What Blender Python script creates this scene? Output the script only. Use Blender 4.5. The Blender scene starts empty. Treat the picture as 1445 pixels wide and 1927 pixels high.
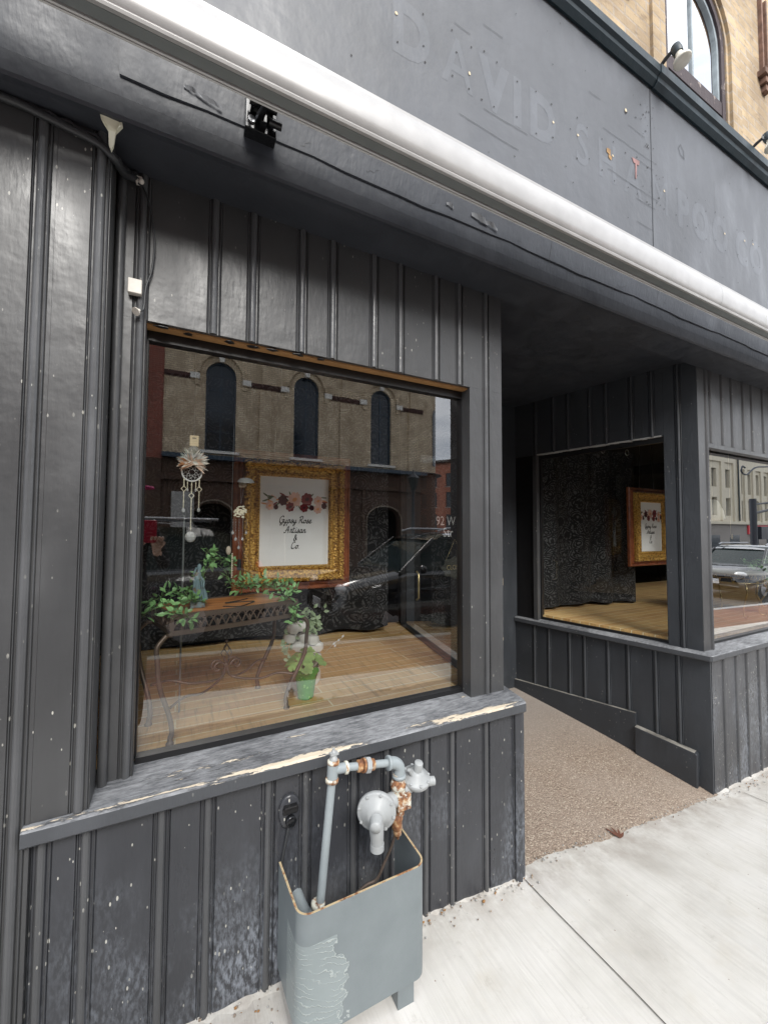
import bpy, math, random
from math import sin, cos, pi, radians as R
from mathutils import Vector, Matrix
random.seed(7)
S = bpy.context.scene
COL = S.collection

# ---------------------------------------------------------------- camera
cam = bpy.data.cameras.new('camera'); co = bpy.data.objects.new('camera', cam); COL.objects.link(co)
S.camera = co
cam.sensor_fit = 'HORIZONTAL'; cam.sensor_width = 36; cam.lens = 755.6/1445*36
cam.clip_start = .02; cam.clip_end = 600
yaw, pit, rol = R(26.85), R(2.44), R(.3)
f = Vector((sin(yaw)*cos(pit), cos(yaw)*cos(pit), sin(pit)))
r = Vector((cos(yaw), -sin(yaw), 0)); u = r.cross(f)
r2 = r*cos(rol)+u*sin(rol); u2 = -r*sin(rol)+u*cos(rol)
m = Matrix((r2, u2, -f)).transposed().to_4x4(); m.translation = Vector((0, -1.37, 1.55))
co.matrix_world = m

# ---------------------------------------------------------------- light: overcast sky
S.view_settings.view_transform = 'Standard'; S.view_settings.look = 'None'
S.view_settings.gamma = 1; S.view_settings.exposure = 1.5
SUN_EL, SUN_AZ = R(39), R(186)      # azimuth from +y clockwise
w = bpy.data.worlds.new('World'); S.world = w; w.use_nodes = True
nt = w.node_tree; nt.nodes.clear()
out = nt.nodes.new('ShaderNodeOutputWorld'); bg = nt.nodes.new('ShaderNodeBackground')
sky = nt.nodes.new('ShaderNodeTexSky'); sky.sky_type = 'NISHITA'; sky.sun_disc = False
sky.sun_elevation = SUN_EL; sky.sun_rotation = SUN_AZ
tc = nt.nodes.new('ShaderNodeTexCoord'); noi = nt.nodes.new('ShaderNodeTexNoise')
noi.inputs['Scale'].default_value = 3.2; noi.inputs['Detail'].default_value = 6; noi.inputs['Roughness'].default_value = .55
mp = nt.nodes.new('ShaderNodeMapping'); mp.inputs['Scale'].default_value = (1, 1, 2.6)
nt.links.new(tc.outputs['Generated'], mp.inputs[0]); nt.links.new(mp.outputs[0], noi.inputs['Vector'])
cr = nt.nodes.new('ShaderNodeValToRGB')
cr.color_ramp.elements[0].position = .33; cr.color_ramp.elements[0].color = (5.3, 5.7, 6.4, 1)
cr.color_ramp.elements[1].position = .66; cr.color_ramp.elements[1].color = (11.5, 11.6, 11.8, 1)
nt.links.new(noi.outputs['Fac'], cr.inputs[0])
mx = nt.nodes.new('ShaderNodeMixRGB'); mx.inputs[0].default_value = .88
nt.links.new(sky.outputs[0], mx.inputs[1]); nt.links.new(cr.outputs[0], mx.inputs[2])
nt.links.new(mx.outputs[0], bg.inputs[0]); bg.inputs[1].default_value = .082
nt.links.new(bg.outputs[0], out.inputs[0])
sl = bpy.data.lights.new('sun', 'SUN'); sl.energy = 1.5; sl.angle = R(26); sl.color = (1, .97, .92)
so = bpy.data.objects.new('sun', sl); COL.objects.link(so)
sd = Vector((sin(SUN_AZ)*cos(SUN_EL), cos(SUN_AZ)*cos(SUN_EL), sin(SUN_EL)))
so.rotation_euler = sd.to_track_quat('Z', 'Y').to_euler(); so.location = sd*30

# ---------------------------------------------------------------- material helpers
class NT:
    def __init__(s, name):
        s.m = bpy.data.materials.new(name); s.m.use_nodes = True
        s.t = s.m.node_tree; s.t.nodes.clear()
        s.out = s.t.nodes.new('ShaderNodeOutputMaterial'); s.b = s.t.nodes.new('ShaderNodeBsdfPrincipled')
        s.t.links.new(s.b.outputs[0], s.out.inputs[0])
        s.geo = s.t.nodes.new('ShaderNodeNewGeometry')
        s.pos = s.geo.outputs['Position']
    def n(s, typ, **k):
        x = s.t.nodes.new('ShaderNode'+typ)
        for a, b in k.items(): setattr(x, a, b)
        return x
    def put(s, sock, v):
        if isinstance(v, bpy.types.NodeSocket): s.t.links.new(v, sock)
        elif isinstance(v, tuple) and len(v) == 3 and sock.type == 'RGBA': sock.default_value = (*v, 1)
        else: sock.default_value = v
    def set(s, **k):
        for a, b in k.items(): s.put(s.b.inputs[a.replace('_', ' ')], b)
        return s
    def map(s, v, scale=(1, 1, 1), rot=(0, 0, 0), loc=(0, 0, 0)):
        x = s.n('Mapping'); s.put(x.inputs[0], v); x.inputs['Scale'].default_value = scale
        x.inputs['Rotation'].default_value = rot; x.inputs['Location'].default_value = loc; return x.outputs[0]
    def noise(s, scale, det=4, v=None, rough=.5, dist=0, col=False):
        x = s.n('TexNoise'); s.put(x.inputs['Vector'], v if v is not None else s.pos)
        x.inputs['Scale'].default_value = scale; x.inputs['Detail'].default_value = det
        x.inputs['Roughness'].default_value = rough; x.inputs['Distortion'].default_value = dist
        return x.outputs['Color' if col else 'Fac']
    def vor(s, scale, v=None, feat='F1', outp='Distance', rand=1):
        x = s.n('TexVoronoi', feature=feat); s.put(x.inputs['Vector'], v if v is not None else s.pos)
        x.inputs['Scale'].default_value = scale; x.inputs['Randomness'].default_value = rand
        return x.outputs[outp]
    def ramp(s, fac, *st, const=False):
        x = s.n('ValToRGB'); s.put(x.inputs[0], fac); e = x.color_ramp.elements
        if const: x.color_ramp.interpolation = 'CONSTANT'
        while len(e) < len(st): e.new(.5)
        for a, (p, c) in zip(e, st):
            a.position = p; a.color = (c, c, c, 1) if not isinstance(c, tuple) else (*c, 1)
        return x.outputs[0]
    def math(s, op, a, b=0., c=0.):
        x = s.n('Math', operation=op); s.put(x.inputs[0], a); s.put(x.inputs[1], b); s.put(x.inputs[2], c); return x.outputs[0]
    def mix(s, fac, a, b, mode='MIX'):
        x = s.n('MixRGB', blend_type=mode); s.put(x.inputs[0], fac); s.put(x.inputs[1], a); s.put(x.inputs[2], b); return x.outputs[0]
    def sep(s, v=None):
        x = s.n('SeparateXYZ'); s.put(x.inputs[0], v if v is not None else s.pos); return x.outputs
    def comb(s, a, b, c=0.):
        x = s.n('CombineXYZ'); s.put(x.inputs[0], a); s.put(x.inputs[1], b); s.put(x.inputs[2], c); return x.outputs[0]
    def bump(s, h, strength=.5, dist=.002, prev=None):
        x = s.n('Bump'); s.put(x.inputs['Height'], h); x.inputs['Strength'].default_value = strength
        x.inputs['Distance'].default_value = dist
        if prev is not None: s.put(x.inputs['Normal'], prev)
        s.t.links.new(x.outputs[0], s.b.inputs['Normal']); return x.outputs[0]

def flat(name, col, rough=.5, metal=0., bump=0., bs=200, var=.12, **k):
    t = NT(name)
    n = t.noise(14, 5)
    lo = tuple(c*(1-var) for c in col); hi = tuple(min(1, c*(1+var)) for c in col)
    t.set(Base_Color=t.ramp(n, (.3, lo), (.7, hi)), Roughness=rough, Metallic=metal, **k)
    if bump: t.bump(t.noise(bs, 3), bump, .001)
    return t.m

def paint(name, base=(.055, .06, .068), rough=.42, speck=1., scuff_sheen=0., grain=.35, peel=0., fleck=0.):
    t = NT(name); x, y, z = t.sep()
    n1 = t.noise(2.2, 5); n2 = t.noise(9, 6, v=t.map(t.pos, (1, 1, .35)))
    c = t.mix(t.ramp(n1, (.3, 0.), (.7, 1.)), tuple(b*.82 for b in base), tuple(b*1.2 for b in base))
    c = t.mix(t.ramp(n2, (.52, 0.), (.8, .35)), c, tuple(b*1.9 for b in base))
    if scuff_sheen:  # pale scuffs plus bluish sky sheen painted into the colour, stronger lower down
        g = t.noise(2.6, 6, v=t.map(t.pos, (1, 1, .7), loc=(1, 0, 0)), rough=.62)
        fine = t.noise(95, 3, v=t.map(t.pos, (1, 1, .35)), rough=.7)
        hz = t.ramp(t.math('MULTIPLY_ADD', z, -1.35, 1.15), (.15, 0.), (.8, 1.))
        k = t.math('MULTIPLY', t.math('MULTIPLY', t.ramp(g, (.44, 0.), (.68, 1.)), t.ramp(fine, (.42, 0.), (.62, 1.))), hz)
        c = t.mix(t.math('MULTIPLY', k, scuff_sheen), c, (.30, .33, .38))
    if speck:
        for rot, sc, th, cut in (((.3, .2, .5), 17, .045, .86), ((.1, .9, .2), 45, .11, .72), ((.5, -.6, .1), 90, .24, .66)):
            v = t.map(t.pos, (1, 1, .42), rot)
            vn = t.n('TexVoronoi'); t.put(vn.inputs['Vector'], v); vn.inputs['Scale'].default_value = sc
            sel = t.ramp(t.sep(vn.outputs['Color'])[0], (cut, 0.), (cut+.01, 1.))
            rad = t.math('MULTIPLY', t.sep(vn.outputs['Color'])[1], th)
            d = t.math('LESS_THAN', vn.outputs['Distance'], rad)
            area = t.ramp(t.noise(3.1, 5, rough=.65), (.50-fleck, .0), (.62-fleck*.8, 1.))
            k = t.math('MULTIPLY', t.math('MULTIPLY', d, sel), t.math('MULTIPLY', area, speck))
            c = t.mix(t.math('MULTIPLY', k, .8), c, (.50, .49, .44))
    if peel:
        g = t.noise(7, 7, rough=.7); c = t.mix(t.ramp(g, (.70, 0.), (.715, peel)), c, (.55, .47, .33))
    t.set(Base_Color=c, Roughness=t.ramp(n2, (.3, rough-.08), (.7, rough+.12)), Specular_IOR_Level=.5)
    b = t.bump(t.noise(70, 5, v=t.map(t.pos, (1, 1, .25))), grain, .0025)
    b = t.bump(t.noise(12, 3), .5, .006, b)
    if peel: t.bump(t.noise(26, 5, v=t.map(t.pos, (.25, 1, 1)), rough=.65), .8, .005, b)
    return t.m

def brick(name, c1, c2, mortar, axis='x', bw=.22, bh=.075, stain=.5, rough=.9, ms=.008, dark=(.12, .08, .05)):
    t = NT(name); x, y, z = t.sep()
    wv = t.comb(x if axis == 'x' else y, z, 0.)
    bt = t.n('TexBrick'); t.put(bt.inputs['Vector'], wv)
    bt.inputs['Scale'].default_value = 1; bt.inputs['Brick Width'].default_value = bw; bt.inputs['Row Height'].default_value = bh
    bt.inputs['Mortar Size'].default_value = ms; bt.inputs['Bias'].default_value = -.2
    t.put(bt.inputs['Color1'], c1); t.put(bt.inputs['Color2'], c2); t.put(bt.inputs['Mortar'], mortar)
    n = t.noise(2.3, 6, rough=.65)
    c = t.mix(t.ramp(n, (.40, stain), (.62, 0.)), bt.outputs['Color'], tuple(a*.5+d*.5 for a, d in zip(c2, dark)))
    sp = t.noise(9, 5, v=t.map(t.pos, (1, 1, 2.6)), rough=.7)
    c = t.mix(t.ramp(sp, (.58, 0.), (.66, .6*stain)), c, dark)
    t.set(Base_Color=c, Roughness=rough)
    b = t.bump(bt.outputs['Fac'], .6, -.006); t.bump(t.noise(60, 4), .5, .004, b)
    return t.m

M = {}
M['paint'] = paint('black_board_paint', (.048, .049, .051), speck=1., rough=.38)
M['paint_low'] = paint('black_wainscot_paint', (.038, .040, .046), speck=1., scuff_sheen=.75, rough=.30, fleck=.13, grain=.6)
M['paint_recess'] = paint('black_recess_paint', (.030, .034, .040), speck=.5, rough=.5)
M['ridge'] = paint('worn_bead_paint', (.068, .070, .074), speck=1., rough=.34)
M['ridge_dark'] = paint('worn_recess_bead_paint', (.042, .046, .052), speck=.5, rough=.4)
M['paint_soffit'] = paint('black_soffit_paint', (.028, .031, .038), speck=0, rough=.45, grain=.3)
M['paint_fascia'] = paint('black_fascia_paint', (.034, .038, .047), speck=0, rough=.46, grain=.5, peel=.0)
M['sign_paint'] = paint('grey_sign_board_paint', (.082, .088, .100), speck=0, rough=.42, grain=.15)
M['cornice'] = paint('dark_green_cornice_paint', (.018, .032, .042), speck=0, rough=.5)
M['black'] = flat('black_trim', (.008, .008, .009), .4)
M['dark_room'] = flat('dark_room_plaster', (.012, .013, .015), .9)
M['raw_wood'] = flat('bare_brown_wood', (.30, .155, .055), .7, bump=.4)
M['pale_wood'] = flat('exposed_pale_wood', (.66, .55, .38), .8, bump=.5)
M['white_alu'] = flat('white_painted_aluminium', (.42, .415, .41), .32, .25, var=.08)
M['grey_alu'] = flat('grey_aluminium', (.22, .24, .24), .4, .3, var=.06)
M['black_metal'] = flat('glossy_black_metal', (.012, .013, .015), .18, .3)
M['cream_plastic'] = flat('cream_plastic', (.72, .70, .55), .45, bump=.2, bs=120)
M['white_plastic'] = flat('dirty_white_plastic', (.68, .64, .58), .5, var=.25)
M['cable'] = flat('black_cable', (.03, .032, .035), .45)
M['nail'] = flat('rusty_nail_hole', (.02, .016, .014), .8)
M['pink'] = flat('pink_old_paint', (.26, .15, .145), .8, var=.25)
M['orange_wood'] = flat('orange_bare_wood', (.33, .20, .09), .8, var=.3)
M['ghost'] = paint('ghost_letter_paint', (.098, .106, .121), speck=0, rough=.42, grain=.15)
M['brass'] = flat('pale_gold_metal', (.75, .60, .30), .3, .8)
M['iron'] = flat('dark_brown_wrought_iron', (.17, .13, .105), .42, .4, bump=.4, bs=150)
M['tyre'] = flat('tyre_rubber', (.015, .015, .016), .8)
M['rim'] = flat('alloy_rim', (.45, .46, .48), .3, .8)
M['carglass'] = flat('dark_car_glass', (.02, .03, .03), .05)
M['carblack'] = flat('black_car_paint', (.012, .013, .015), .15, .2, Coat_Weight=1.)
M['cargrey'] = flat('dark_grey_car_paint', (.04, .045, .05), .2, .4, Coat_Weight=1.)
M['carred'] = flat('red_car_paint', (.45, .02, .03), .2, .2, Coat_Weight=1.)
M['lampred'] = flat('red_lamp_lens', (.5, .01, .01), .2)
M['lampwhite'] = flat('clear_lamp_lens', (.7, .72, .74), .1)
M['stone'] = flat('pale_grey_stone', (.36, .36, .35), .85, bump=.4)
M['bluefr'] = flat('dark_blue_window_frame', (.030, .055, .085), .4)
M['curtainwhite'] = flat('white_shade_fabric', (.75, .74, .68), .8)
M['paper'] = flat('white_canvas_print', (.88, .89, .90), .7, var=.01, bump=.2, bs=500)
M['ink'] = flat('black_ink', (.01, .01, .012), .6)
M['leaf'] = flat('green_artificial_leaf', (.25, .48, .19), .4, var=.6)
M['leaf2'] = flat('pale_sage_leaf', (.32, .42, .25), .5, var=.4)
M['clover'] = flat('clover_leaf', (.30, .50, .16), .5, var=.4)
M['white_petal'] = flat('white_ceramic', (.82, .80, .76), .35, var=.05)
M['crystal'] = flat('clear_crystal', (.85, .87, .88), .08, Transmission_Weight=.5)
M['pearl'] = flat('ivory_bead', (.85, .80, .62), .3)
M['grey_rub'] = flat('grey_rubber', (.20, .21, .21), .6)
M['concrete_pale'] = flat('pale_rough_mortar', (.60, .57, .52), .95, bump=1., bs=40, var=.2)
M['skin'] = flat('skin', (.62, .40, .30), .5)
M['jacket'] = flat('dark_jacket_fabric', (.012, .012, .014), .85)
M['hair'] = flat('brown_hair', (.16, .07, .03), .5, bump=.6)
M['magenta'] = flat('magenta_fabric', (.60, .03, .20), .6)
M['redcase'] = flat('red_phone_case', (.55, .03, .07), .3)
M['leafdry'] = flat('dry_red_leaf', (.13, .05, .03), .8)
M['poleblack'] = flat('black_pole_paint', (.02, .025, .035), .4)
M['signred'] = flat('red_sign_face', (.70, .05, .07), .4, var=.03)
M['signwhite'] = flat('white_sign_lettering', (.85, .85, .85), .5, var=.02)

def glass(name, refl=.33, tint=(.93, .95, .94), fk=1.):
    t = NT(name); t.t.nodes.remove(t.b)
    tr = t.n('BsdfTransparent'); t.put(tr.inputs[0], tint)
    gl = t.n('BsdfGlossy'); gl.inputs['Roughness'].default_value = 0.0; t.put(gl.inputs[0], (1., 1., 1.))
    lw = t.n('Fresnel'); lw.inputs[0].default_value = 1.5
    fac = t.math('MULTIPLY_ADD', lw.outputs[0], fk, refl)
    fac = t.math('MINIMUM', fac, .9)
    ms = t.n('MixShader'); t.put(ms.inputs[0], fac); t.t.links.new(tr.outputs[0], ms.inputs[1]); t.t.links.new(gl.outputs[0], ms.inputs[2])
    t.t.links.new(ms.outputs[0], t.out.inputs[0]); return t.m
M['glass'] = glass('shop_window_glass', .145)
M['glass_right'] = glass('right_window_glass', .36)
M['glass_side'] = glass('side_window_glass', .03, fk=.35)
M['glass_up'] = glass('upper_window_glass', .62, (.8, .85, .88))

def m_sill():
    t = NT('worn_sill_paint'); x, y, z = t.sep()
    wv = t.map(t.pos, (.22, 1, 1))
    a = t.math('ADD', t.math('MULTIPLY', t.noise(80, 6, v=wv, rough=.8), .62), t.math('MULTIPLY', t.noise(5, 5, v=t.map(t.pos, (.6, 1, 1))), .38))
    c = t.mix(t.ramp(a, (.40, 0.), (.62, .9)), (.060, .063, .070), (.31, .32, .335))
    pe = t.noise(11, 9, v=t.map(t.pos, (.3, 1.5, 1.5), loc=(.3, 0, 0)), rough=.72)
    edge = t.ramp(t.math('ABSOLUTE', t.math('ADD', y, .108)), (.0, 1.), (.03, 0.))
    k = t.math('ADD', pe, t.math('MULTIPLY', edge, .115))
    fz = t.noise(120, 3, v=t.map(t.pos, (.2, 1, 1)))
    k = t.math('MULTIPLY_ADD', fz, .09, k)
    c = t.mix(t.ramp(k, (.692, 0.), (.70, 1.)), c, t.mix(fz, (.70, .63, .50), (.42, .34, .25)))
    t.set(Base_Color=c, Roughness=.65)
    b = t.bump(a, .7, .002); t.bump(t.ramp(k, (.66, 0.), (.69, 1.)), 1., -.002, b)
    return t.m
M['sill'] = m_sill()
def m_sillfront():
    return paint('sill_edge_paint', (.055, .059, .066), speck=.5, rough=.45, grain=.4)
M['sill_front'] = m_sillfront()
M['trim_tan'] = flat('tan_arch_trim', (.22, .18, .14), .8)

def m_concrete():
    t = NT('broomed_concrete'); x, y, z = t.sep()
    br = t.noise(70, 3, v=t.map(t.pos, (1, .035, 1)), rough=.7)
    br2 = t.noise(260, 2, v=t.map(t.pos, (1, .02, 1)))
    st = t.noise(2.4, 7, rough=.62); st2 = t.noise(7, 5, rough=.6)
    c = t.ramp(st, (.32, (.42, .40, .365)), (.52, (.545, .53, .495)), (.75, (.62, .605, .58)))
    c = t.mix(t.ramp(st2, (.56, 0.), (.74, .38)), c, (.47, .43, .36))
    c = t.mix(t.ramp(t.noise(4.5, 6, v=t.map(t.pos, (1, .3, 1), loc=(3, 1, 0)), rough=.7), (.55, 0.), (.7, .30)), c, (.45, .45, .44))
    c = t.mix(t.ramp(br, (.45, 0.), (.72, .35)), c, (.38, .37, .35))
    jt = 0
    sp = t.math('LESS_THAN', t.vor(13), .035)
    c = t.mix(t.math('MULTIPLY', sp, .7), c, (.2, .13, .10))
    bl = t.noise(16, 6, rough=.75); c = t.mix(t.ramp(bl, (.60, 0.), (.70, .35)), c, (.33, .31, .27))
    dirt = t.math('MULTIPLY', t.ramp(t.math('MULTIPLY', y, -1.), (.10, .5), (.26, 0.)), t.ramp(t.noise(9, 6, rough=.7), (.38, 0.), (.62, 1.)))
    c = t.mix(t.math('MULTIPLY', dirt, t.math('LESS_THAN', x, 5.)), c, (.24, .20, .165))
    t.set(Base_Color=c, Roughness=.88)
    b = t.bump(br, .8, .0035); b = t.bump(br2, .4, .0015, b); t.bump(t.noise(5, 4), .5, .01, b)
    return t.m
M['concrete'] = m_concrete()
def m_agg():
    t = NT('brown_pebble_aggregate'); v = t.n('TexVoronoi'); t.put(v.inputs['Vector'], t.pos); v.inputs['Scale'].default_value = 150
    cc = t.sep(v.outputs['Color'])[0]
    c = t.ramp(cc, (0., (.15, .11, .08)), (.3, (.28, .21, .16)), (.75, (.36, .285, .22)), (.98, (.56, .48, .38)))
    c = t.mix(t.ramp(v.outputs['Distance'], (.3, 0.), (.75, .8)), c, (.23, .18, .14))
    g = t.noise(3, 5); c = t.mix(t.ramp(g, (.4, 0.), (.7, .45)), c, (.34, .285, .235)); c = t.mix(t.ramp(t.sep()[1], (.45, 0.), (1., .75)), c, (.28, .25, .225))
    t.set(Base_Color=c, Roughness=.8)
    t.bump(v.outputs['Distance'], .9, -.005); return t.m
M['aggregate'] = m_agg()
def m_floor():
    t = NT('distressed_plank_flooring'); x, y, z = t.sep()
    bt = t.n('TexBrick'); t.put(bt.inputs['Vector'], t.pos)
    for a, b in (('Scale', 1), ('Brick Width', 1.1), ('Row Height', .072), ('Mortar Size', .0034)): bt.inputs[a].default_value = b
    t.put(bt.inputs['Color1'], (.84, .52, .21)); t.put(bt.inputs['Color2'], (.62, .33, .13)); t.put(bt.inputs['Mortar'], (.97, .88, .62))
    g = t.noise(14, 6, v=t.map(t.pos, (.3, 4, 1)), rough=.65)
    h = t.noise(26, 5, v=t.map(t.pos, (2.6, .22, 1)), rough=.75)
    c = t.mix(t.ramp(g, (.42, 0.), (.66, .75)), bt.outputs['Color'], (.90, .64, .31))
    c = t.mix(t.math('MULTIPLY', t.ramp(h, (.50, 0.), (.62, .5)), t.ramp(t.noise(5, 3), (.40, .1), (.6, 1.))), c, (.26, .15, .06))
    t.set(Base_Color=c, Roughness=.35)
    t.bump(h, .3, .002); return t.m
M['floor'] = m_floor()
def m_damask():
    t = NT('black_damask_fabric'); x, y, z = t.sep()
    v = t.comb(x, z, 0.)
    d = t.noise(6, 2, v=v, col=True)
    dv = t.n('VectorMath', operation='MULTIPLY_ADD'); t.put(dv.inputs[0], d); dv.inputs[1].default_value = (.10, .10, 0); t.put(dv.inputs[2], v)
    v1 = t.n('TexVoronoi', feature='F1'); t.put(v1.inputs['Vector'], dv.outputs[0]); v1.inputs['Scale'].default_value = 10
    rings = t.math('SINE', t.math('MULTIPLY', v1.outputs['Distance'], 38))
    e = t.vor(30, v=dv.outputs[0], feat='DISTANCE_TO_EDGE')
    e2 = t.vor(9, v=dv.outputs[0], feat='DISTANCE_TO_EDGE')
    k = t.math('MULTIPLY', t.ramp(rings, (.05, 0.), (.35, 1.)), t.ramp(e, (.03, 0.), (.08, 1.)))
    k = t.math('MAXIMUM', k, t.math('MULTIPLY', t.ramp(t.vor(52, v=dv.outputs[0]), (.25, 1.), (.33, 0.)), t.ramp(t.noise(11, 2, v=v), (.5, 0.), (.54, 1.))))
    k = t.math('MULTIPLY', k, t.ramp(e2, (.02, 0.), (.05, 1.)))
    k = t.math('MULTIPLY', k, t.ramp(t.noise(2.5, 3), (.35, .6), (.65, 1.)))
    c = t.mix(k, (.006, .006, .007), (.085, .086, .09))
    t.set(Base_Color=c, Roughness=t.ramp(k, (0., .9), (1., .5))); t.bump(t.noise(400, 2), .3, .001); return t.m
M['damask'] = m_damask()
def m_gold():
    t = NT('carved_gilt'); n = t.noise(90, 3, rough=.6, dist=1.2)
    v = t.vor(75, v=t.map(t.pos, (1, 1, 1.3)))
    c = t.ramp(t.math('ADD', t.math('MULTIPLY', n, .6), t.math('MULTIPLY', v, .6)), (.2, (.90, .62, .20)), (.62, (.62, .36, .08)), (.85, (.16, .07, .015)))
    t.set(Base_Color=c, Metallic=.55, Roughness=.33)
    b = t.bump(v, 1., -.006); t.bump(n, .8, .004, b); return t.m
M['gold'] = m_gold()
def m_mahog():
    t = NT('mahogany_frame_wood'); g = t.noise(60, 4, v=t.map(t.pos, (.3, 1, .3)))
    t.set(Base_Color=t.ramp(g, (.3, (.16, .04, .018)), (.7, (.34, .11, .045))), Roughness=.25); return t.m
M['mahogany'] = m_mahog()
def m_tabletop():
    t = NT('orange_slatted_wood'); x, y, z = t.sep()
    g = t.noise(22, 5, v=t.map(t.pos, (.25, 3, 1), (0, 0, R(-16))))
    t.set(Base_Color=t.ramp(g, (.3, (.34, .10, .03)), (.5, (.78, .30, .09)), (.75, (.88, .45, .16))), Roughness=.35); return t.m
M['tabletop'] = m_tabletop()
def m_rust(name, base, amount, rough=.45, lo=.5):
    t = NT(name); n = t.noise(28, 6, rough=.7)
    k = t.ramp(n, (lo, 0.), (lo+.09, amount))
    rc = t.ramp(t.noise(60, 4), (.35, (.13, .055, .03)), (.55, (.30, .14, .06)), (.75, (.60, .46, .27)))
    t.set(Base_Color=t.mix(k, base, rc), Roughness=t.ramp(n, (lo, rough), (lo+.09, .85)))
    t.bump(n, .5, .002); return t.m
M['pipe'] = m_rust('grey_pipe_paint', (.27, .305, .32), .8, lo=.66)
M['cast'] = m_rust('grey_cast_metal', (.33, .345, .35), .5, lo=.70)
M['rusty'] = m_rust('rusted_fitting', (.60, .60, .52), 1., lo=.44)
M['veryrusty'] = m_rust('heavily_rusted_fitting', (.42, .30, .20), 1., lo=.36)
def m_guard():
    t = NT('blue_grey_guard_paint'); x, y, z = t.sep()
    # bare scraped patch with horizontal ridges of transparent tape on the left corner
    n = t.noise(9, 5, v=t.map(t.pos, (1, 1, 1)), rough=.6)
    edge = t.math('ADD', x, t.math('MULTIPLY', t.noise(5.5, 5, rough=.65, v=t.map(t.pos, (1, 1, 1), (0, .4, 0))), -.34))
    inx = t.math('LESS_THAN', edge, .228)
    inz = t.math('MULTIPLY', t.math('LESS_THAN', z, .455), t.math('LESS_THAN', y, -.2))
    rg = t.math('SINE', t.math('ADD', t.math('ADD', t.math('MULTIPLY', z, 430), t.math('MULTIPLY', x, 90)), t.math('MULTIPLY', t.noise(9, 5, rough=.6), 34)))
    lines = t.math('MULTIPLY', t.ramp(rg, (.78, 0.), (.98, 1.)), t.ramp(t.noise(24, 4), (.42, 0.), (.56, 1.)))
    border = t.math('LESS_THAN', t.math('ABSOLUTE', t.math('SUBTRACT', edge, .228)), .0022)
    k = t.math('MULTIPLY', t.math('MULTIPLY', t.math('MAXIMUM', t.math('MULTIPLY', lines, .75), border), t.math('MAXIMUM', inx, border)), inz)
    c = t.mix(t.ramp(n, (.35, 0.), (.7, 1.)), (.155, .180, .190), (.185, .212, .222))
    c = t.mix(t.math('MULTIPLY', t.math('MULTIPLY', inx, inz), .25), c, (.40, .46, .45))
    c = t.mix(t.math('MULTIPLY', k, .42), c, (.56, .60, .58))
    sc = t.ramp(t.noise(16, 6, rough=.7), (.72, 0.), (.74, .8)); c = t.mix(sc, c, (.10, .06, .045))
    t.set(Base_Color=c, Roughness=.42)
    b = t.bump(k, .8, .0015); b = t.bump(t.noise(5, 3), .45, .010, b); t.bump(t.noise(220, 3), .15, .001, b); return t.m
M['guard'] = m_guard()
M['guard_edge'] = m_rust('bare_guard_edge', (.45, .36, .22), 1., lo=.5)
M['patina'] = m_rust('blue_green_patina_bronze', (.22, .33, .37), .9, lo=.56)
M['stucco'] = flat('cream_stucco', (.62, .57, .46), .9, bump=.4, bs=30, var=.2)
M['stucco2'] = flat('pinkish_stucco', (.60, .52, .43), .9, var=.12)
M['stucco_gray'] = flat('grey_stucco', (.28, .26, .24), .9, var=.2)
M['ybrick'] = brick('buff_brick', (.56, .43, .27), (.38, .29, .19), (.46, .40, .33), stain=.75)
M['ybrick_far'] = brick('buff_brick_opposite', (.84, .71, .52), (.62, .50, .35), (.36, .30, .22), stain=.8, ms=.012)
M['rbrick'] = brick('red_brick', (.26, .06, .04), (.17, .04, .03), (.30, .20, .16), bw=.2, bh=.07, stain=.3)
M['rbrick_far'] = brick('weathered_red_brick', (.52, .19, .12), (.40, .13, .085), (.45, .30, .22), stain=.4)
M['dbrick'] = brick('dark_brown_brick', (.085, .045, .032), (.05, .03, .024), (.05, .04, .035), stain=.6)
M['band'] = flat('dark_red_brick_band', (.07, .035, .03), .9, bump=.8, bs=20, var=.5)
M['corbel'] = flat('brown_brick_corbel', (.20, .12, .09), .9, bump=.8, bs=20, var=.4)
M['dust'] = flat('grey_dust', (.20, .19, .17), .9, bump=.3, bs=80, var=.5)
M['sashp'] = flat('faded_blue_grey_sash_paint', (.30, .35, .38), .6, var=.25)
M['flake'] = flat('curled_grey_paint', (.12, .125, .135), .6, var=.3)
M['paleston'] = flat('pale_limestone', (.75, .74, .70), .85)
M['jointc'] = flat('dirty_joint', (.10, .09, .08), .9, var=.5)
M['winblue'] = flat('dark_blue_window_glass', (.012, .022, .035), .12)
M['windark'] = flat('dark_window_glass', (.05, .06, .07), .1)
M['pavers'] = brick('red_clay_pavers', (.22, .09, .06), (.15, .065, .05), (.12, .08, .06), bw=.2, bh=.1, stain=.3)
def m_pav():
    t = NT('red_clay_paving'); bt = t.n('TexBrick'); t.put(bt.inputs['Vector'], t.pos)
    for a, b in (('Scale', 1), ('Brick Width', .2), ('Row Height', .1), ('Mortar Size', .006)): bt.inputs[a].default_value = b
    t.put(bt.inputs['Color1'], (.24, .11, .08)); t.put(bt.inputs['Color2'], (.15, .075, .06)); t.put(bt.inputs['Mortar'], (.10, .08, .07))
    t.set(Base_Color=bt.outputs['Color'], Roughness=.85); t.bump(bt.outputs['Fac'], .5, -.004); return t.m
M['paving'] = m_pav()
def m_asph():
    t = NT('asphalt'); n = t.noise(1.2, 6); t.set(Base_Color=t.ramp(n, (.3, (.04, .04, .042)), (.7, (.07, .07, .072))), Roughness=.85)
    t.bump(t.noise(160, 3), .6, .004); return t.m
M['asphalt'] = m_asph()
M['oldpaint'] = m_rust('peeling_brown_frame_paint', (.045, .03, .032), .0, lo=.9)
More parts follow.
